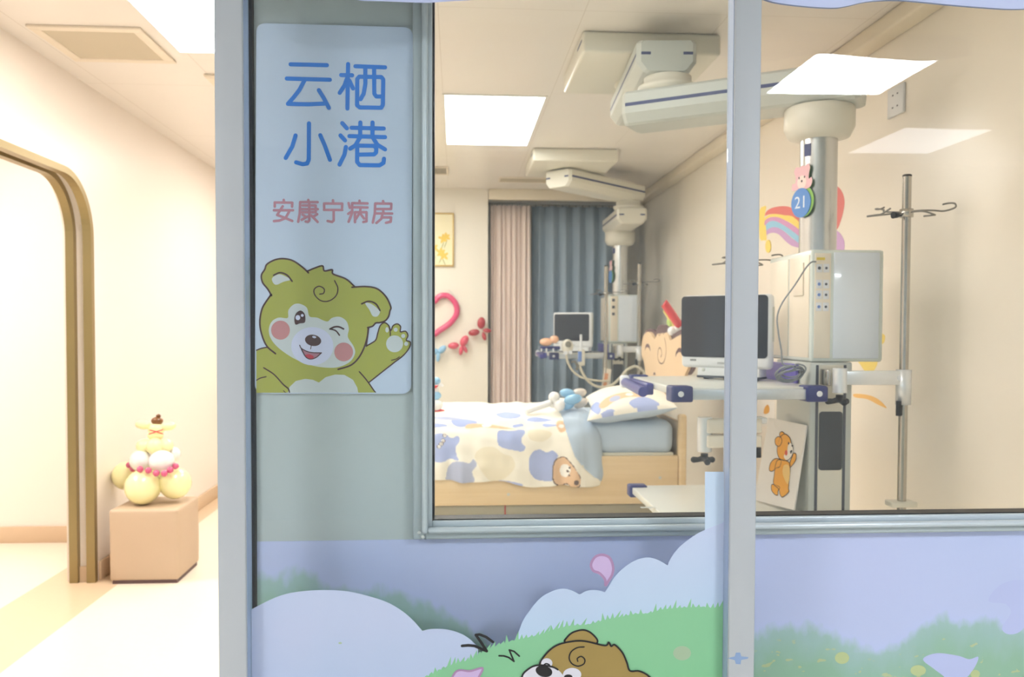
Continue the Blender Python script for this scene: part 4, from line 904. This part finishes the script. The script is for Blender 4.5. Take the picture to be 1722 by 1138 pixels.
# bear shaped headboard: a dark brown board behind a pale one, lines cut into it
k7 = C(1060, 490, 6.623); XH = 1.3475
def hb(pts, X, n=4): return [P(x, y, X=X) for x, y in k7([tuple(v) for v in cr(pts, n, True)])]
face = [(175, 1200), (170, 960), (155, 800), (130, 725), (124, 640), (132, 550), (148, 490), (185, 448), (228, 466), (264, 530), (285, 505), (303, 468), (322, 500), (345, 462), (368, 482), (396, 456), (420, 490), (440, 545), (480, 525), (540, 490), (600, 470), (645, 505), (668, 600), (668, 720), (640, 850), (600, 960), (590, 1200)]
back = [(190, 1190), (178, 940), (168, 800), (145, 700), (140, 560), (158, 460), (205, 416), (255, 425), (282, 450), (300, 405), (325, 373), (400, 376), (425, 420), (480, 470), (530, 440), (615, 410), (680, 460), (700, 600), (705, 760), (695, 850), (670, 900), (640, 930), (600, 945), (595, 1190)]
hbo = obj('headboard_bear', G().plate(hb(face, XH), (0.018, 0, 0)), 'bear_wood', bed, 'pale wooden bear face cutout')
obj('headboard_backing', G().plate(hb(back, XH + 0.0185), (0.018, 0, 0)), 'brown_wood', bed, 'dark brown backing board')
nx = Vector((-1, 0, 0)); XL_ = XH - 0.0006
for nm, pts in (('eye_line', [(163, 655), (172, 615), (190, 600), (210, 615), (223, 662)]), ('eye_line', [(503, 725), (515, 680), (545, 650), (575, 670), (590, 710)])):
    obj(nm, G().stroke([P(x, y, X=XL_) for x, y in k7([tuple(v) for v in cr(pts, 5)])], 0.026, nx, taper=True), 'brown_wood', hbo)
obj('curl_line', G().stroke([P(x, y, X=XL_) for x, y in k7([tuple(v) for v in cr([(380, 520), (397, 610), (395, 700), (375, 780), (345, 803), (318, 780), (304, 720), (312, 650), (328, 625), (345, 655), (350, 700), (338, 728)], 5)])], 0.010, nx), 'line_brown', hbo)
obj('nose_line', G().flat(hb([(255, 925), (268, 895), (282, 925)], XL_)), 'brown_wood', hbo)

# mattress under a pale blue sheet
mattress = thing('mattress', 'mattress in a pale blue sheet on the pine bed', 'mattress', (0.42, 5.4, 0.60))
obj('core', G().box((XB0 + 0.004, YB0 + 0.032, 0.6005), (1.31, YB1 - 0.032, 0.655), 0.006), 'slat_white', mattress)
g = G(); nx_, ny_ = 60, 44
bm = bmesh.new(); bmesh.ops.create_cube(bm, size=1)
for v in bm.verts: v.co = Vector((0.415 + v.co.x * 1.80, 5.40 + v.co.y * 0.955, 0.742 + v.co.z * 0.20))
bmesh.ops.bevel(bm, geom=list(bm.edges), offset=0.06, segments=5, profile=0.5, affect='EDGES')
bmesh.ops.subdivide_edges(bm, edges=[e for e in bm.edges if e.calc_length() > 0.15], cuts=26, use_grid_fill=True)
for v in bm.verts:
    q = noise.noise(v.co * 8) * 0.011 + noise.noise(v.co * 19) * 0.005; v.co += Vector((q * 0.3, q, q))
obj('sheet', G().bm(bm, 0, True), 'sheet_blue', mattress)

def inside(x, y, poly):
    c = False; j = len(poly) - 1
    for i in range(len(poly)):
        xi, yi = poly[i]; xj, yj = poly[j]
        if (yi > y) != (yj > y) and x < (xj - xi) * (y - yi) / (yj - yi) + xi: c = not c
        j = i
    return c
k4 = C(720, 600, 3.3115)
def sh(pts, smooth=True):
    q = k4([tuple(v) for v in (cr(pts, 6, True) if smooth else pts)]); return (q, min(p[0] for p in q), max(p[0] for p in q), min(p[1] for p in q), max(p[1] for p in q))
def paint(shapes, x, y):
    r = 0
    for (q, a, b, c, d), m in shapes:
        if a <= x <= b and c <= y <= d and inside(x, y, q): r = m
    return r
# duvet: cover and turned-back lining from one draped grid
blue_area = sh([(725, 295), (745, 330), (765, 400), (790, 480), (820, 560), (870, 620), (925, 668), (960, 690), (985, 700), (1000, 560), (1010, 420), (960, 330), (920, 280), (800, 270)], False)[0]
rim_area = sh([(690, 295), (712, 340), (730, 400), (755, 480), (785, 560), (830, 640), (890, 720), (900, 740), (960, 690), (925, 668), (870, 620), (820, 560), (790, 480), (765, 400), (745, 330), (725, 295)], False)
DS = [(sh([(28, 440), (60, 425), (100, 432), (130, 452), (165, 440), (176, 468), (155, 500), (158, 545), (168, 575), (120, 568), (80, 586), (28, 575), (0, 500)]), 1),
 (sh([(112, 700), (104, 640), (125, 596), (170, 580), (228, 592), (250, 570), (272, 600), (245, 640), (250, 700)]), 2),
 (sh([(392, 490), (384, 430), (402, 408), (460, 412), (520, 404), (542, 420), (520, 452), (525, 485), (542, 502), (525, 526), (480, 520), (430, 510)]), 1),
 (sh([(300, 640), (260, 560), (290, 510), (360, 500), (420, 540), (470, 560), (480, 620), (420, 680), (350, 690)]), 3),
 (sh([(566, 640), (560, 580), (580, 532), (620, 515), (662, 532), (690, 520), (722, 545), (715, 572), (702, 600), (702, 680), (650, 690), (600, 680)]), 1),
 (sh([(380, 690), (450, 692), (530, 712), (480, 730), (400, 720)]), 1),
 (sh([(380, 315), (440, 306), (512, 318), (505, 338), (440, 345), (392, 332)]), 1), (sh([(130, 355), (200, 345), (275, 362), (230, 385), (160, 388)]), 1),
 (sh([(548, 350), (580, 334), (640, 340), (692, 352), (640, 362), (570, 360)]), 1), (sh([(24, 335), (100, 332), (186, 342), (140, 352), (40, 346)]), 2), (sh([(24, 370), (80, 372), (110, 384), (60, 392), (24, 388)]), 1),
 (sh([(470, 380), (520, 372), (530, 384), (480, 394)]), 1), (sh([(640, 372), (700, 374), (720, 384), (650, 390)]), 1), (sh([(560, 410), (640, 405), (690, 430), (640, 470), (570, 460)]), 3),
 (sh([(208, 385), (240, 372), (330, 374), (430, 390), (480, 402), (380, 398), (300, 392), (220, 400)]), 4), (sh(ell(325, 382, 26, 9), False), 6),
 (sh([(712, 372), (735, 352), (765, 372), (768, 405), (735, 420)]), 4), (sh(ell(742, 385, 16, 10), False), 6),
 (sh([(708, 572), (760, 556), (805, 600), (835, 640), (856, 690), (842, 726), (800, 730), (770, 708), (730, 720), (696, 694), (690, 635)]), 5), (sh([(713, 576), (760, 561), (801, 603), (831, 643), (850, 690), (838, 720), (802, 724), (771, 703), (731, 714), (702, 690), (696, 636)]), 4),
 (sh(ell(762, 632, 29, 36), False), 6), (sh(ell(826, 700, 15, 15), False), 5), (sh(ell(778, 636, 7, 8), False), 5), (sh(ell(788, 616, 5, 6), False), 5), (sh(ell(785, 660, 5, 6), False), 5)]
for x, y in ((28, 528), (60, 500), (73, 484), (84, 466), (92, 438)): DS += [(sh(ell(x, y, 12, 11), False), 5), (sh(ell(x, y, 9, 8), False), 6), (sh(ell(x, y, 3.5, 3.5), False), 5)]
prof = [tuple(v) for v in cr([(4.880, 0.500), (4.862, 0.60), (4.862, 0.70), (4.885, 0.785), (4.945, 0.845), (5.05, 0.878), (5.25, 0.895), (5.5, 0.898), (5.72, 0.888), (5.86, 0.845), (5.92, 0.76), (5.925, 0.62)], 24)]
NX, NS = 240, len(prof); vs = []
for i in range(NX + 1):
    u = i / NX; X = -0.46 + u * 1.325
    for j, (y, z) in enumerate(prof):
        s_ = j / (NS - 1); hang = max(0, 1 - s_ / 0.25)
        zz = z - hang * (0.035 * max(0, sin((X - 0.15) * 3.2)) + 0.01 * sin(X * 17)) ; yy = y
        w = noise.noise(Vector((X * 7, s_ * 14, 0.3))) * 0.014 + noise.noise(Vector((X * 16, s_ * 9, 3.3))) * 0.007
        if hang > 0: w += 0.010 * hang * sin(X * 38 + 3 * noise.noise(Vector((X * 3, 0, 0))))
        roll = math.exp(-((X - (0.70 + 0.02 * s_)) / 0.085) ** 2) * 0.024 - (0.05 * max(0, (X - 0.78) / 0.085) ** 2)
        t0, t1 = prof[max(j - 1, 0)], prof[min(j + 1, NS - 1)]; ty, tz = t1[0] - t0[0], t1[1] - t0[1]; l_ = sqrt(ty * ty + tz * tz)
        n_y, n_z = -tz / l_, ty / l_
        vs.append(Vector((X + (0.02 * hang * (u > 0.9)), yy + n_y * (w + roll), zz + n_z * (w + roll))))
gc, gl_ = G(), G(); gc.v = vs; gl_.v = list(vs)
for i in range(NX):
    for j in range(NS - 1):
        f = [i * NS + j, (i + 1) * NS + j, (i + 1) * NS + j + 1, i * NS + j + 1]
        c = (vs[f[0]] + vs[f[2]]) / 2; x, y = proj(c)
        if inside(x, y, blue_area): gl_.f.append(f); gl_.m.append(0); gl_.s.append(True)
        else: gc.f.append(f); gc.m.append(0 if inside(x, y, rim_area[0]) and not (700 < (x - 720) * 3.3 < 770 and 350 < (y - 600) * 3.3 < 425) else paint(DS, x, y)); gc.s.append(True)
def prune(g):
    use = sorted({i for f in g.f for i in f}); mp = {a: b for b, a in enumerate(use)}; g.v = [g.v[i] for i in use]; g.f = [[mp[i] for i in f] for f in g.f]; return g
dv = thing('duvet', 'white duvet with blue and tan bear patches, turned back on the bed', 'duvet', (0.2, 5.4, 0.6))
TH_ = [('SOLIDIFY', dict(thickness=0.012, offset=-1.0))]
obj('cover', prune(gc), ['duvet_white', 'patch_blue', 'patch_grey', 'patch_cream', 'patch_tan', 'patch_dark', 'patch_pale'], dv, mods=TH_)
obj('lining', prune(gl_), 'sheet_blue', dv, 'plain blue underside folded back', mods=TH_)
# pillow
pcn = Vector((1.085, 5.19, 0.936)); Rp = Matrix.Rotation(-0.16, 3, 'Z') @ Matrix.Rotation(-0.16, 3, 'Y') @ Matrix.Rotation(0.10, 3, 'X'); hx_, hy_, hz_ = 0.255, 0.36, 0.090; N_ = 120
PS = [(sh([(1120, 250), (1180, 222), (1240, 232), (1290, 265), (1250, 295), (1180, 300), (1140, 280)]), 1), (sh([(960, 320), (1010, 290), (1040, 305), (1000, 340)]), 1), (sh([(905, 290), (935, 250), (965, 270), (950, 320)]), 1),
      (sh([(950, 275), (985, 232), (1050, 205), (1120, 196), (1215, 205), (1200, 222), (1110, 224), (1040, 248), (980, 285)]), 4), (sh(ell(1040, 232, 32, 15, rot=-0.3), False), 2), (sh(ell(1120, 208, 22, 8), False), 6)]
gt, gb = G(), G()
def pil(a, b, top):
    e = max(0, (1 - abs(a) ** 2.6) * (1 - abs(b) ** 2.6)) ** 0.42; pinch = 1 - 0.07 * (a * a + b * b - 2 * a * a * b * b) + 0.05 * a * a * b * b
    w = noise.noise(Vector((a * 2.3, b * 2.3, 1.0 if top else 4.0))) * 0.014 * e
    return pcn + Rp @ Vector((a * hx_ * pinch, b * hy_ * pinch, (hz_ * e + w) * (1 if top else -0.85)))
for g_, top in ((gt, True), (gb, False)):
    g_.v = [pil(-1 + 2 * i / N_, -1 + 2 * j / N_, top) for i in range(N_ + 1) for j in range(N_ + 1)]
    for i in range(N_):
        for j in range(N_):
            f = [i * (N_ + 1) + j, (i + 1) * (N_ + 1) + j, (i + 1) * (N_ + 1) + j + 1, i * (N_ + 1) + j + 1]
            c = (g_.v[f[0]] + g_.v[f[2]]) / 2
            g_.f.append(f if top else f[::-1]); g_.s.append(True); g_.m.append(paint(PS, *proj(c)) if top else 0)
pl = thing('pillow', 'plump white pillow with blue and tan bear print at the bed head', 'pillow', tuple(pcn - Vector((0, 0, 0.08))))
obj('pillow_top', gt, ['duvet_white', 'patch_blue', 'patch_grey', 'patch_cream', 'patch_tan', 'patch_dark', 'patch_pale'], pl)
obj('pillow_underside', gb, 'sheet_blue', pl, 'pale blue underside')

# ------------------------------------------------------------------ curtains and pelmet rail
mat('curtain_pink', (240, 222, 213), 0.9, bump=0.1, bscale=80); mat('curtain_blue', (158, 174, 190), 0.85, var=0.05, bump=0.1, bscale=80); mat('rail_grey', (150, 146, 138), 0.4)
def curtain(name, x0, x1, y, z0, z1, folds, amp, m, label, sharp=False, th=0.004):
    n = folds * 14; g = G(); rows = 10; vs = []
    for r in range(rows + 1):
        z = z1 + (z0 - z1) * r / rows
        for i in range(n + 1):
            u = i / n; a = 2 * pi * folds * u; f = sin(a) if not sharp else (abs(((u * folds) % 1) * 2 - 1) * 2 - 1)
            k = 1 - 0.45 * math.exp(-r * 0.9)
            vs.append((x0 + (x1 - x0) * u + 0.006 * sin(u * 31 + r * 0.3), y + amp * f * k + 0.01 * noise.noise(Vector((u * 9, z * 0.7, 0))), z))
    g.add(vs, [[r * (n + 1) + i, r * (n + 1) + i + 1, (r + 1) * (n + 1) + i + 1, (r + 1) * (n + 1) + i] for r in range(rows) for i in range(n)], 0, True)
    t = thing(name, label, 'curtain', ((x0 + x1) / 2, y, z0)); obj('cloth', g, m, t, mods=[('SOLIDIFY', dict(thickness=th, offset=0))])
    g = G()
    for i in range(folds * 2):
        x = x0 + (x1 - x0) * (i + 0.5) / (folds * 2); g.box((x - 0.006, y - 0.006, z1 - 0.006), (x + 0.006, y + 0.006, z1 + 0.013))
    obj('gliders', g, 'rail_grey', t); return t
curtain('curtain', 0.325, 0.705, 7.90, 0.02, 2.565, 8, 0.020, 'curtain_pink', 'pleated dusty pink curtain left of the blue one')
curtain('curtain', 0.730, 1.640, 8.02, 0.02, 2.575, 7, 0.045, 'curtain_blue', 'long slate blue curtain behind the far pendant', True)
obj('curtain_rail', G().box((0.31, 7.88, 2.59), (1.74, 8.05, 2.605)), 'rail_grey', None, 'grey curtain rail above the pink and blue curtains', 'curtain rail')

# ------------------------------------------------------------------ picture, balloons on the back wall
mat('gilt', (206, 174, 104), 0.35, metal=0.4); mat('canvas', (246, 234, 186), 0.6, col2=(250, 240, 210), scale=8); mat('petal', (244, 206, 90), 0.6); mat('leaf', (176, 184, 128), 0.6)
Yp = YB - 0.02; a, b = P(694, 357, Y=Yp), P(763.5, 448, Y=Yp)
pic = thing('flower_picture', 'gilt framed picture of yellow flowers on the back wall', 'picture', ((a.x + b.x) / 2, Yp, b.z)); fwid = 0.014
g = G(); g.box((a.x, Yp - 0.004, b.z), (a.x + fwid, Yp + 0.0195, a.z), 0.003); g.box((b.x - fwid, Yp - 0.004, b.z), (b.x, Yp + 0.0195, a.z), 0.003); g.box((a.x + fwid, Yp - 0.004, b.z), (b.x - fwid, Yp + 0.0195, b.z + fwid), 0.003); g.box((a.x + fwid, Yp - 0.004, a.z - fwid), (b.x - fwid, Yp + 0.0195, a.z), 0.003)
obj('frame', g, 'gilt', pic); cv = obj('canvas', G().box((a.x + fwid, Yp + 0.004, b.z + fwid), (b.x - fwid, Yp + 0.016, a.z - fwid)), 'canvas', pic)
rnd = random.Random(4); g = G(); lf_ = G()
for i in range(7):
    cx_, cz_ = a.x + 0.06 + (b.x - a.x - 0.12) * rnd.random(), b.z + 0.08 + 0.22 * rnd.random()
    for k in range(5):
        q = 2 * pi * k / 5 + rnd.random(); g.flat([(cx_ + 0.022 * cos(q) + px, Yp + 0.0036 - 0.00004 * (i * 5 + k), cz_ + 0.024 * sin(q) + pz) for px, pz in ell(0, 0, 0.022, 0.012, 12, q)])
    lf_.flat([(cx_ + px, Yp + 0.0039, cz_ - 0.06 + pz) for px, pz in ell(0, 0, 0.005, 0.045, 10, 0.5 - rnd.random())])
for v in g.v + lf_.v: v.x = min(max(v.x, a.x + fwid + 0.001), b.x - fwid - 0.001); v.z = min(max(v.z, b.z + fwid + 0.001), a.z - fwid)
obj('flowers', g, 'petal', cv); obj('stalks', lf_, 'leaf', cv)
def balloon_mat(n, c, sss=0.15): return mat(n, c, 0.22, coat=0.4, var=0.02, sss=sss)
balloon_mat('bal_pink', (226, 76, 124)); balloon_mat('bal_red', (178, 48, 58)); balloon_mat('bal_rose', (222, 84, 106)); balloon_mat('bal_sky', (150, 198, 232)); balloon_mat('bal_white', (244, 242, 240)); balloon_mat('bal_yellow', (254, 246, 190)); balloon_mat('bal_cream', (222, 212, 200)); balloon_mat('bal_scarlet', (224, 62, 66)); balloon_mat('bal_green', (190, 220, 120)); balloon_mat('bal_lemon', (246, 226, 132)); balloon_mat('bal_brown', (128, 84, 44)); balloon_mat('bal_bead', (214, 96, 138)); balloon_mat('bal_peach', (240, 190, 156))
half = [(728, 508), (740, 498), (754, 498), (766, 510), (768, 527), (757, 543), (740, 555), (728, 562)]
hp_ = half + [(1456 - x, y) for x, y in half[-2:0:-1]]
obj('heart_balloon', G().tube(cr([P(x, y, Y=YB - 0.031) for x, y in hp_], 6, True), 0.027, 12, closed=True), 'bal_pink', None, 'pink heart made of one long balloon on the back wall', 'balloon')
def lobes(name, label, spec, Y, k, s, group=None, cat='balloon', base=None):
    """balloon figure: every lobe a part; spec = (part, material, x, y, rx, ry, rot, dy) in crop pixels"""
    cs = [(P(*k([(x, y)])[0], Y=Y + dy), nm, m, rx * s, ry * s, rot) for nm, m, x, y, rx, ry, rot, dy in spec]
    zmin = min(c[0].z - max(c[3], c[4]) for c in cs); t = thing(name, label, cat, (sum(c[0].x for c in cs) / len(cs), Y, zmin), group)
    for c, nm, m, rx, ry, rot in cs: obj(nm, G().sph(c, (rx, min(rx, ry) * 1.0, ry), 0, 20, 12, Matrix.Rotation(rot, 4, 'Y')), m, t)
    return t
k2b = C(720, 320, 2.996); sB = 7.75 / 1400 / 2.996
lobes('butterfly_balloon', 'dark red balloon butterfly beside the pink curtain', [('wing', 'bal_red', 268, 668, 21, 30, 0.1, 0), ('wing', 'bal_red', 231, 716, 29, 17, -0.15, 0), ('wing', 'bal_red', 282, 735, 11, 22, -0.3, 0), ('wing', 'bal_red', 297, 706, 22, 11, 0.1, -0.01)], 7.74, k2b, sB, 'balloon butterflies on the back wall')
lobes('butterfly_balloon', 'rose pink balloon butterfly between the red and blue ones', [('wing', 'bal_rose', 182, 758, 20, 30, 0.5, 0), ('wing', 'bal_rose', 128, 782, 28, 17, -0.1, 0), ('wing', 'bal_rose', 166, 806, 11, 24, 0.15, -0.01), ('wing', 'bal_rose', 187, 800, 10, 20, -0.4, 0)], 7.74, k2b, sB, 'balloon butterflies on the back wall')
lobes('butterfly_balloon', 'light blue balloon butterfly by the left window edge', [('wing', 'bal_sky', 70, 802, 16, 26, 0.8, 0), ('wing', 'bal_sky', 30, 812, 26, 17, 0.0, 0), ('wing', 'bal_sky', 50, 840, 11, 24, 0.1, -0.01)], 7.74, k2b, sB, 'balloon butterflies on the back wall')
k2c = C(720, 600, 6.323); sC = 5.12 / 1400 / 6.323
lobes('balloon_figure', 'blue and white balloon figure with a red base at the bed foot', [('base', 'bal_scarlet', 85, 572, 90, 22, 0, 0), ('body', 'bal_white', 85, 510, 72, 60, 0, 0), ('chest', 'bal_sky', 85, 410, 55, 44, 0, 0), ('arm', 'bal_white', 125, 295, 40, 18, 0.3, 0), ('bow', 'bal_scarlet', 72, 318, 36, 16, -0.4, -0.03), ('head', 'bal_sky', 85, 255, 48, 42, 0, 0), ('neck', 'bal_white', 85, 345, 30, 34, 0, 0.0)], 5.12, k2c, sC)
sD = 5.06 / 1400 / 6.323
bb = lobes('balloon_bundle', 'bundle of blue and white twisted balloons on the turned-back duvet', [('white_lobe', 'bal_white', 1340, 430, 62, 62, 0, 0), ('white_lobe', 'bal_white', 1395, 515, 62, 62, 0, -0.02), ('white_lobe', 'bal_white', 1325, 505, 40, 40, 0, 0.05), ('blue_lobe', 'bal_sky', 1540, 450, 100, 55, -0.2, -0.02), ('blue_lobe', 'bal_sky', 1480, 385, 85, 50, 0.1, 0.05), ('blue_lobe', 'bal_sky', 1495, 515, 75, 42, -0.5, 0), ('grey_lobe', 'bal_cream', 1600, 385, 90, 52, -0.2, 0.08), ('grey_lobe', 'bal_cream', 1625, 490, 85, 48, -0.5, 0.06)], 5.06, k2c, sD)
obj('long_balloon', G().tube(cr([P(*q, Y=5.06) for q in k2c([(1030, 575), (1110, 552), (1200, 520), (1310, 485)])], 4), [0.012] + [0.021] * 11 + [0.018], 14), 'bal_white', bb)
k7b = C(1060, 490, 6.623); hat = thing('balloon_hat', 'red and white balloon hat on top of the bear headboard', 'balloon', tuple(P(1131, 566, Y=5.20)))
hs = lambda L, Y: [P(*q, Y=Y) for q in k7b(L)]
obj('red_tube', G().tube(cr(hs([(372, 130), (385, 142), (430, 205), (500, 310), (556, 388)], 5.18), 4), [0.006] + [0.027] * 15 + [0.02], 14), 'bal_scarlet', hat)
obj('yellow_tube', G().tube(hs([(385, 200), (440, 290), (500, 390)], 5.24), 0.017, 12), 'bal_lemon', hat)
obj('green_lobe', G().sph(hs([(442, 335)], 5.25)[0], (0.022, 0.022, 0.032), 0, 16, 10), 'bal_green', hat)
for x, y, r in ((465, 440, 0.030), (520, 425, 0.030)): obj('white_lobe', G().sph(hs([(x, y)], 5.20)[0], r, 0, 18, 12), 'bal_white', hat)

# ------------------------------------------------------------------ things on the far shelf
k3 = C(900, 480, 5.171); Y3 = 6.93
q3 = lambda L, Y=Y3: [P(*p, Y=Y) for p in k3(L)]
tl_ = thing('test_lung', 'peach rubber test lung at the left end of the far shelf', 'medical device', tuple(q3([(120, 540)])[0]))
obj('bag', G().sph(q3([(95, 490)])[0], (0.055, 0.04, 0.034), 0, 18, 12), 'bal_peach', tl_); obj('neck', G().sph(q3([(165, 468)])[0], (0.040, 0.036, 0.034), 0, 16, 10), 'bal_peach', tl_)
obj('holder', G().box(q3([(45, 555)])[0] + Vector((0, -0.02, 0)), q3([(215, 528)])[0] + Vector((0, 0.05, 0)), 0.004), 'navy', tl_)
for x in (52, 95, 155): obj('peg', G().cyl(q3([(x, 545)])[0] - Vector((0, 0.022, 0)), q3([(x, 575)])[0] - Vector((0, 0.022, 0)), 0.006, n=10), 'cap_white', tl_)
br = thing('breathing_set', 'cream breathing set with grey dial, blue grip and hoses', 'medical device', tuple(q3([(330, 690)])[0]))
mat('hose', (214, 208, 188), 0.45); mat('dial_grey', (128, 124, 112), 0.4)
vb = obj('valve_body', G().sph(q3([(280, 530)])[0], (0.050, 0.030, 0.062), 0, 20, 12), 'pend_cream', br)
cdl = q3([(283, 510)])[0]; obj('dial', G().cyl(cdl - Vector((0, 0.036, 0)), cdl - Vector((0, 0.024, 0)), 0.026, n=20), 'dial_grey', vb)
for x, y in ((262, 585), (303, 580)): c = q3([(x, y)])[0]; obj('port', G().cyl(c - Vector((0, 0.03, 0)), c + Vector((0, 0.02, 0)), 0.016, n=16), 'cap_white', vb)
hd = obj('handle', G().box(q3([(375, 700)])[0], q3([(435, 555)])[0] + Vector((0, 0.04, 0)), 0.014, seg=3), 'pend_cream', br)
obj('blue_grip', G().box(q3([(372, 662)])[0] - Vector((0, 0.004, 0)), q3([(405, 572)])[0] + Vector((0, 0.01, 0)), 0.003), 'socket_blue', hd)
obj('rod', G().cyl(q3([(398, 570)])[0], q3([(398, 425)])[0], 0.010, n=12), 'cap_white', br)
obj('nozzle', G().tube(q3([(310, 665), (345, 660), (372, 700), (360, 735)]), [0.008, 0.012, 0.014, 0.012], 10), 'dial_grey', br)
obj('hose', G().tube(cr(q3([(270, 600), (285, 670), (330, 745), (400, 795), (520, 825), (650, 830)]), 6), 0.009, 10), 'hose', br)
obj('hose', G().tube(cr(q3([(385, 690), (410, 755), (470, 840), (560, 882), (660, 868), (740, 800), (790, 740), (870, 702), (940, 745), (955, 790)]), 6), 0.011, 10), 'hose', br)
mat('leaflet', (232, 222, 206), 0.6); mat('leaflet_orange', (226, 160, 116), 0.6)
lfc = thing('leaflet', 'cream and orange leaflet hanging below the far shelf', 'leaflet', tuple(q3([(620, 920)])[0]))
obj('sheet', G().plate(q3([(600, 715), (665, 730), (630, 930), (570, 920)], 6.96), (0, 0.003, 0)), 'leaflet', lfc); obj('print', G().flat(q3([(605, 760), (638, 765), (618, 880), (592, 870)], 6.958)), 'leaflet_orange', lfc)

# ------------------------------------------------------------------ ottoman and its balloon figure
mat('leather_tan', (204, 180, 154), 0.5, var=0.03, bump=0.06, bscale=250); mat('seam_tan', (186, 156, 126), 0.6)
ot = thing('ottoman', 'square tan leather ottoman beside the round-cornered opening', 'ottoman', (-1.70, 4.815, 0))
ox0, ox1, oy0, oy1 = -1.880, -1.515, 4.63, 5.00
obj('base', G().box((ox0 + 0.01, oy0 + 0.01, 0), (ox1 - 0.01, oy1 - 0.01, 0.02)), 'brown_wood', ot)
bm = bmesh.new(); bmesh.ops.create_cube(bm, size=1)
for v in bm.verts: v.co = Vector(((ox0 + ox1) / 2 + v.co.x * (ox1 - ox0), (oy0 + oy1) / 2 + v.co.y * (oy1 - oy0), 0.213 + v.co.z * 0.388))
bmesh.ops.bevel(bm, geom=list(bm.edges), offset=0.016, segments=4, profile=0.5, affect='EDGES')
bmesh.ops.subdivide_edges(bm, edges=[e for e in bm.edges if e.calc_length() > 0.1], cuts=10, use_grid_fill=True)
cc_ = Vector(((ox0 + ox1) / 2, (oy0 + oy1) / 2, 0.218))
for v in bm.verts:
    d = v.co - cc_; q = Vector((d.x / 0.185, d.y / 0.185, d.z / 0.2)); pu = max(0, 1 - min(sorted((abs(q.x), abs(q.y), abs(q.z)))[1], 1) ** 3)
    v.co += Vector((d.x, d.y, d.z * (1 if d.z > 0 else 0))) * 0.03 * pu + Vector((1, 1, 0)) * noise.noise(v.co * 7) * 0.002
obj('cushion', G().bm(bm, 0, True), 'leather_tan', ot)
kf = C(170, 680, 3.556); sF = 4.79 / 1400 / 3.556
fig = lobes('balloon_figure', 'yellow and white balloon figure with pink bead garland on the tan ottoman',
 [('lower_balloon', 'bal_yellow', 250, 493, 101, 101, 0, -0.06), ('lower_balloon', 'bal_yellow', 443, 470, 92, 92, 0, 0.0), ('lower_balloon', 'bal_yellow', 150, 425, 82, 84, 0, 0.10), ('lower_balloon', 'bal_yellow', 340, 440, 80, 80, 0, 0.14),
  ('middle_balloon', 'bal_white', 237, 335, 64, 62, 0, -0.02), ('middle_balloon', 'bal_white', 362, 340, 72, 66, 0, -0.05), ('middle_balloon', 'bal_white', 432, 298, 42, 44, 0, 0.05),
  ('upper_balloon', 'bal_yellow', 262, 250, 50, 44, 0, 0), ('upper_balloon', 'bal_yellow', 322, 250, 48, 50, 0, -0.03), ('upper_balloon', 'bal_yellow', 383, 246, 46, 42, 0, 0),
  ('top_balloon', 'bal_yellow', 325, 185, 46, 30, 0, 0), ('top_balloon', 'bal_yellow', 330, 148, 48, 38, 0, 0), ('side_balloon', 'bal_yellow', 252, 122, 46, 26, 0.1, 0), ('side_balloon', 'bal_yellow', 400, 130, 46, 26, -0.1, 0),
  ('brown_balloon', 'bal_brown', 335, 98, 34, 25, 0, 0), ('brown_balloon', 'bal_brown', 343, 69, 14, 12, 0, 0)], 4.805, kf, sF)
for x, y, dy in ((168, 362, 0.02), (190, 384, 0), (233, 386, -0.10), (283, 394, -0.115), (330, 410, -0.125), (378, 412, -0.125), (413, 391, -0.10), (445, 369, -0.06)):
    obj('bead', G().sph(P(*kf([(x, y)])[0], Y=4.805 + dy), 19 * sF, 0, 14, 10), 'bal_bead', fig)
obj('ribbon', G().tube([P(*q, Y=4.750) for q in kf([(290, 152), (330, 162), (370, 176)])], 0.003, 8).tube([P(*q, Y=4.750) for q in kf([(370, 150), (330, 162), (285, 178)])], 0.003, 8), 'bal_scarlet', fig)
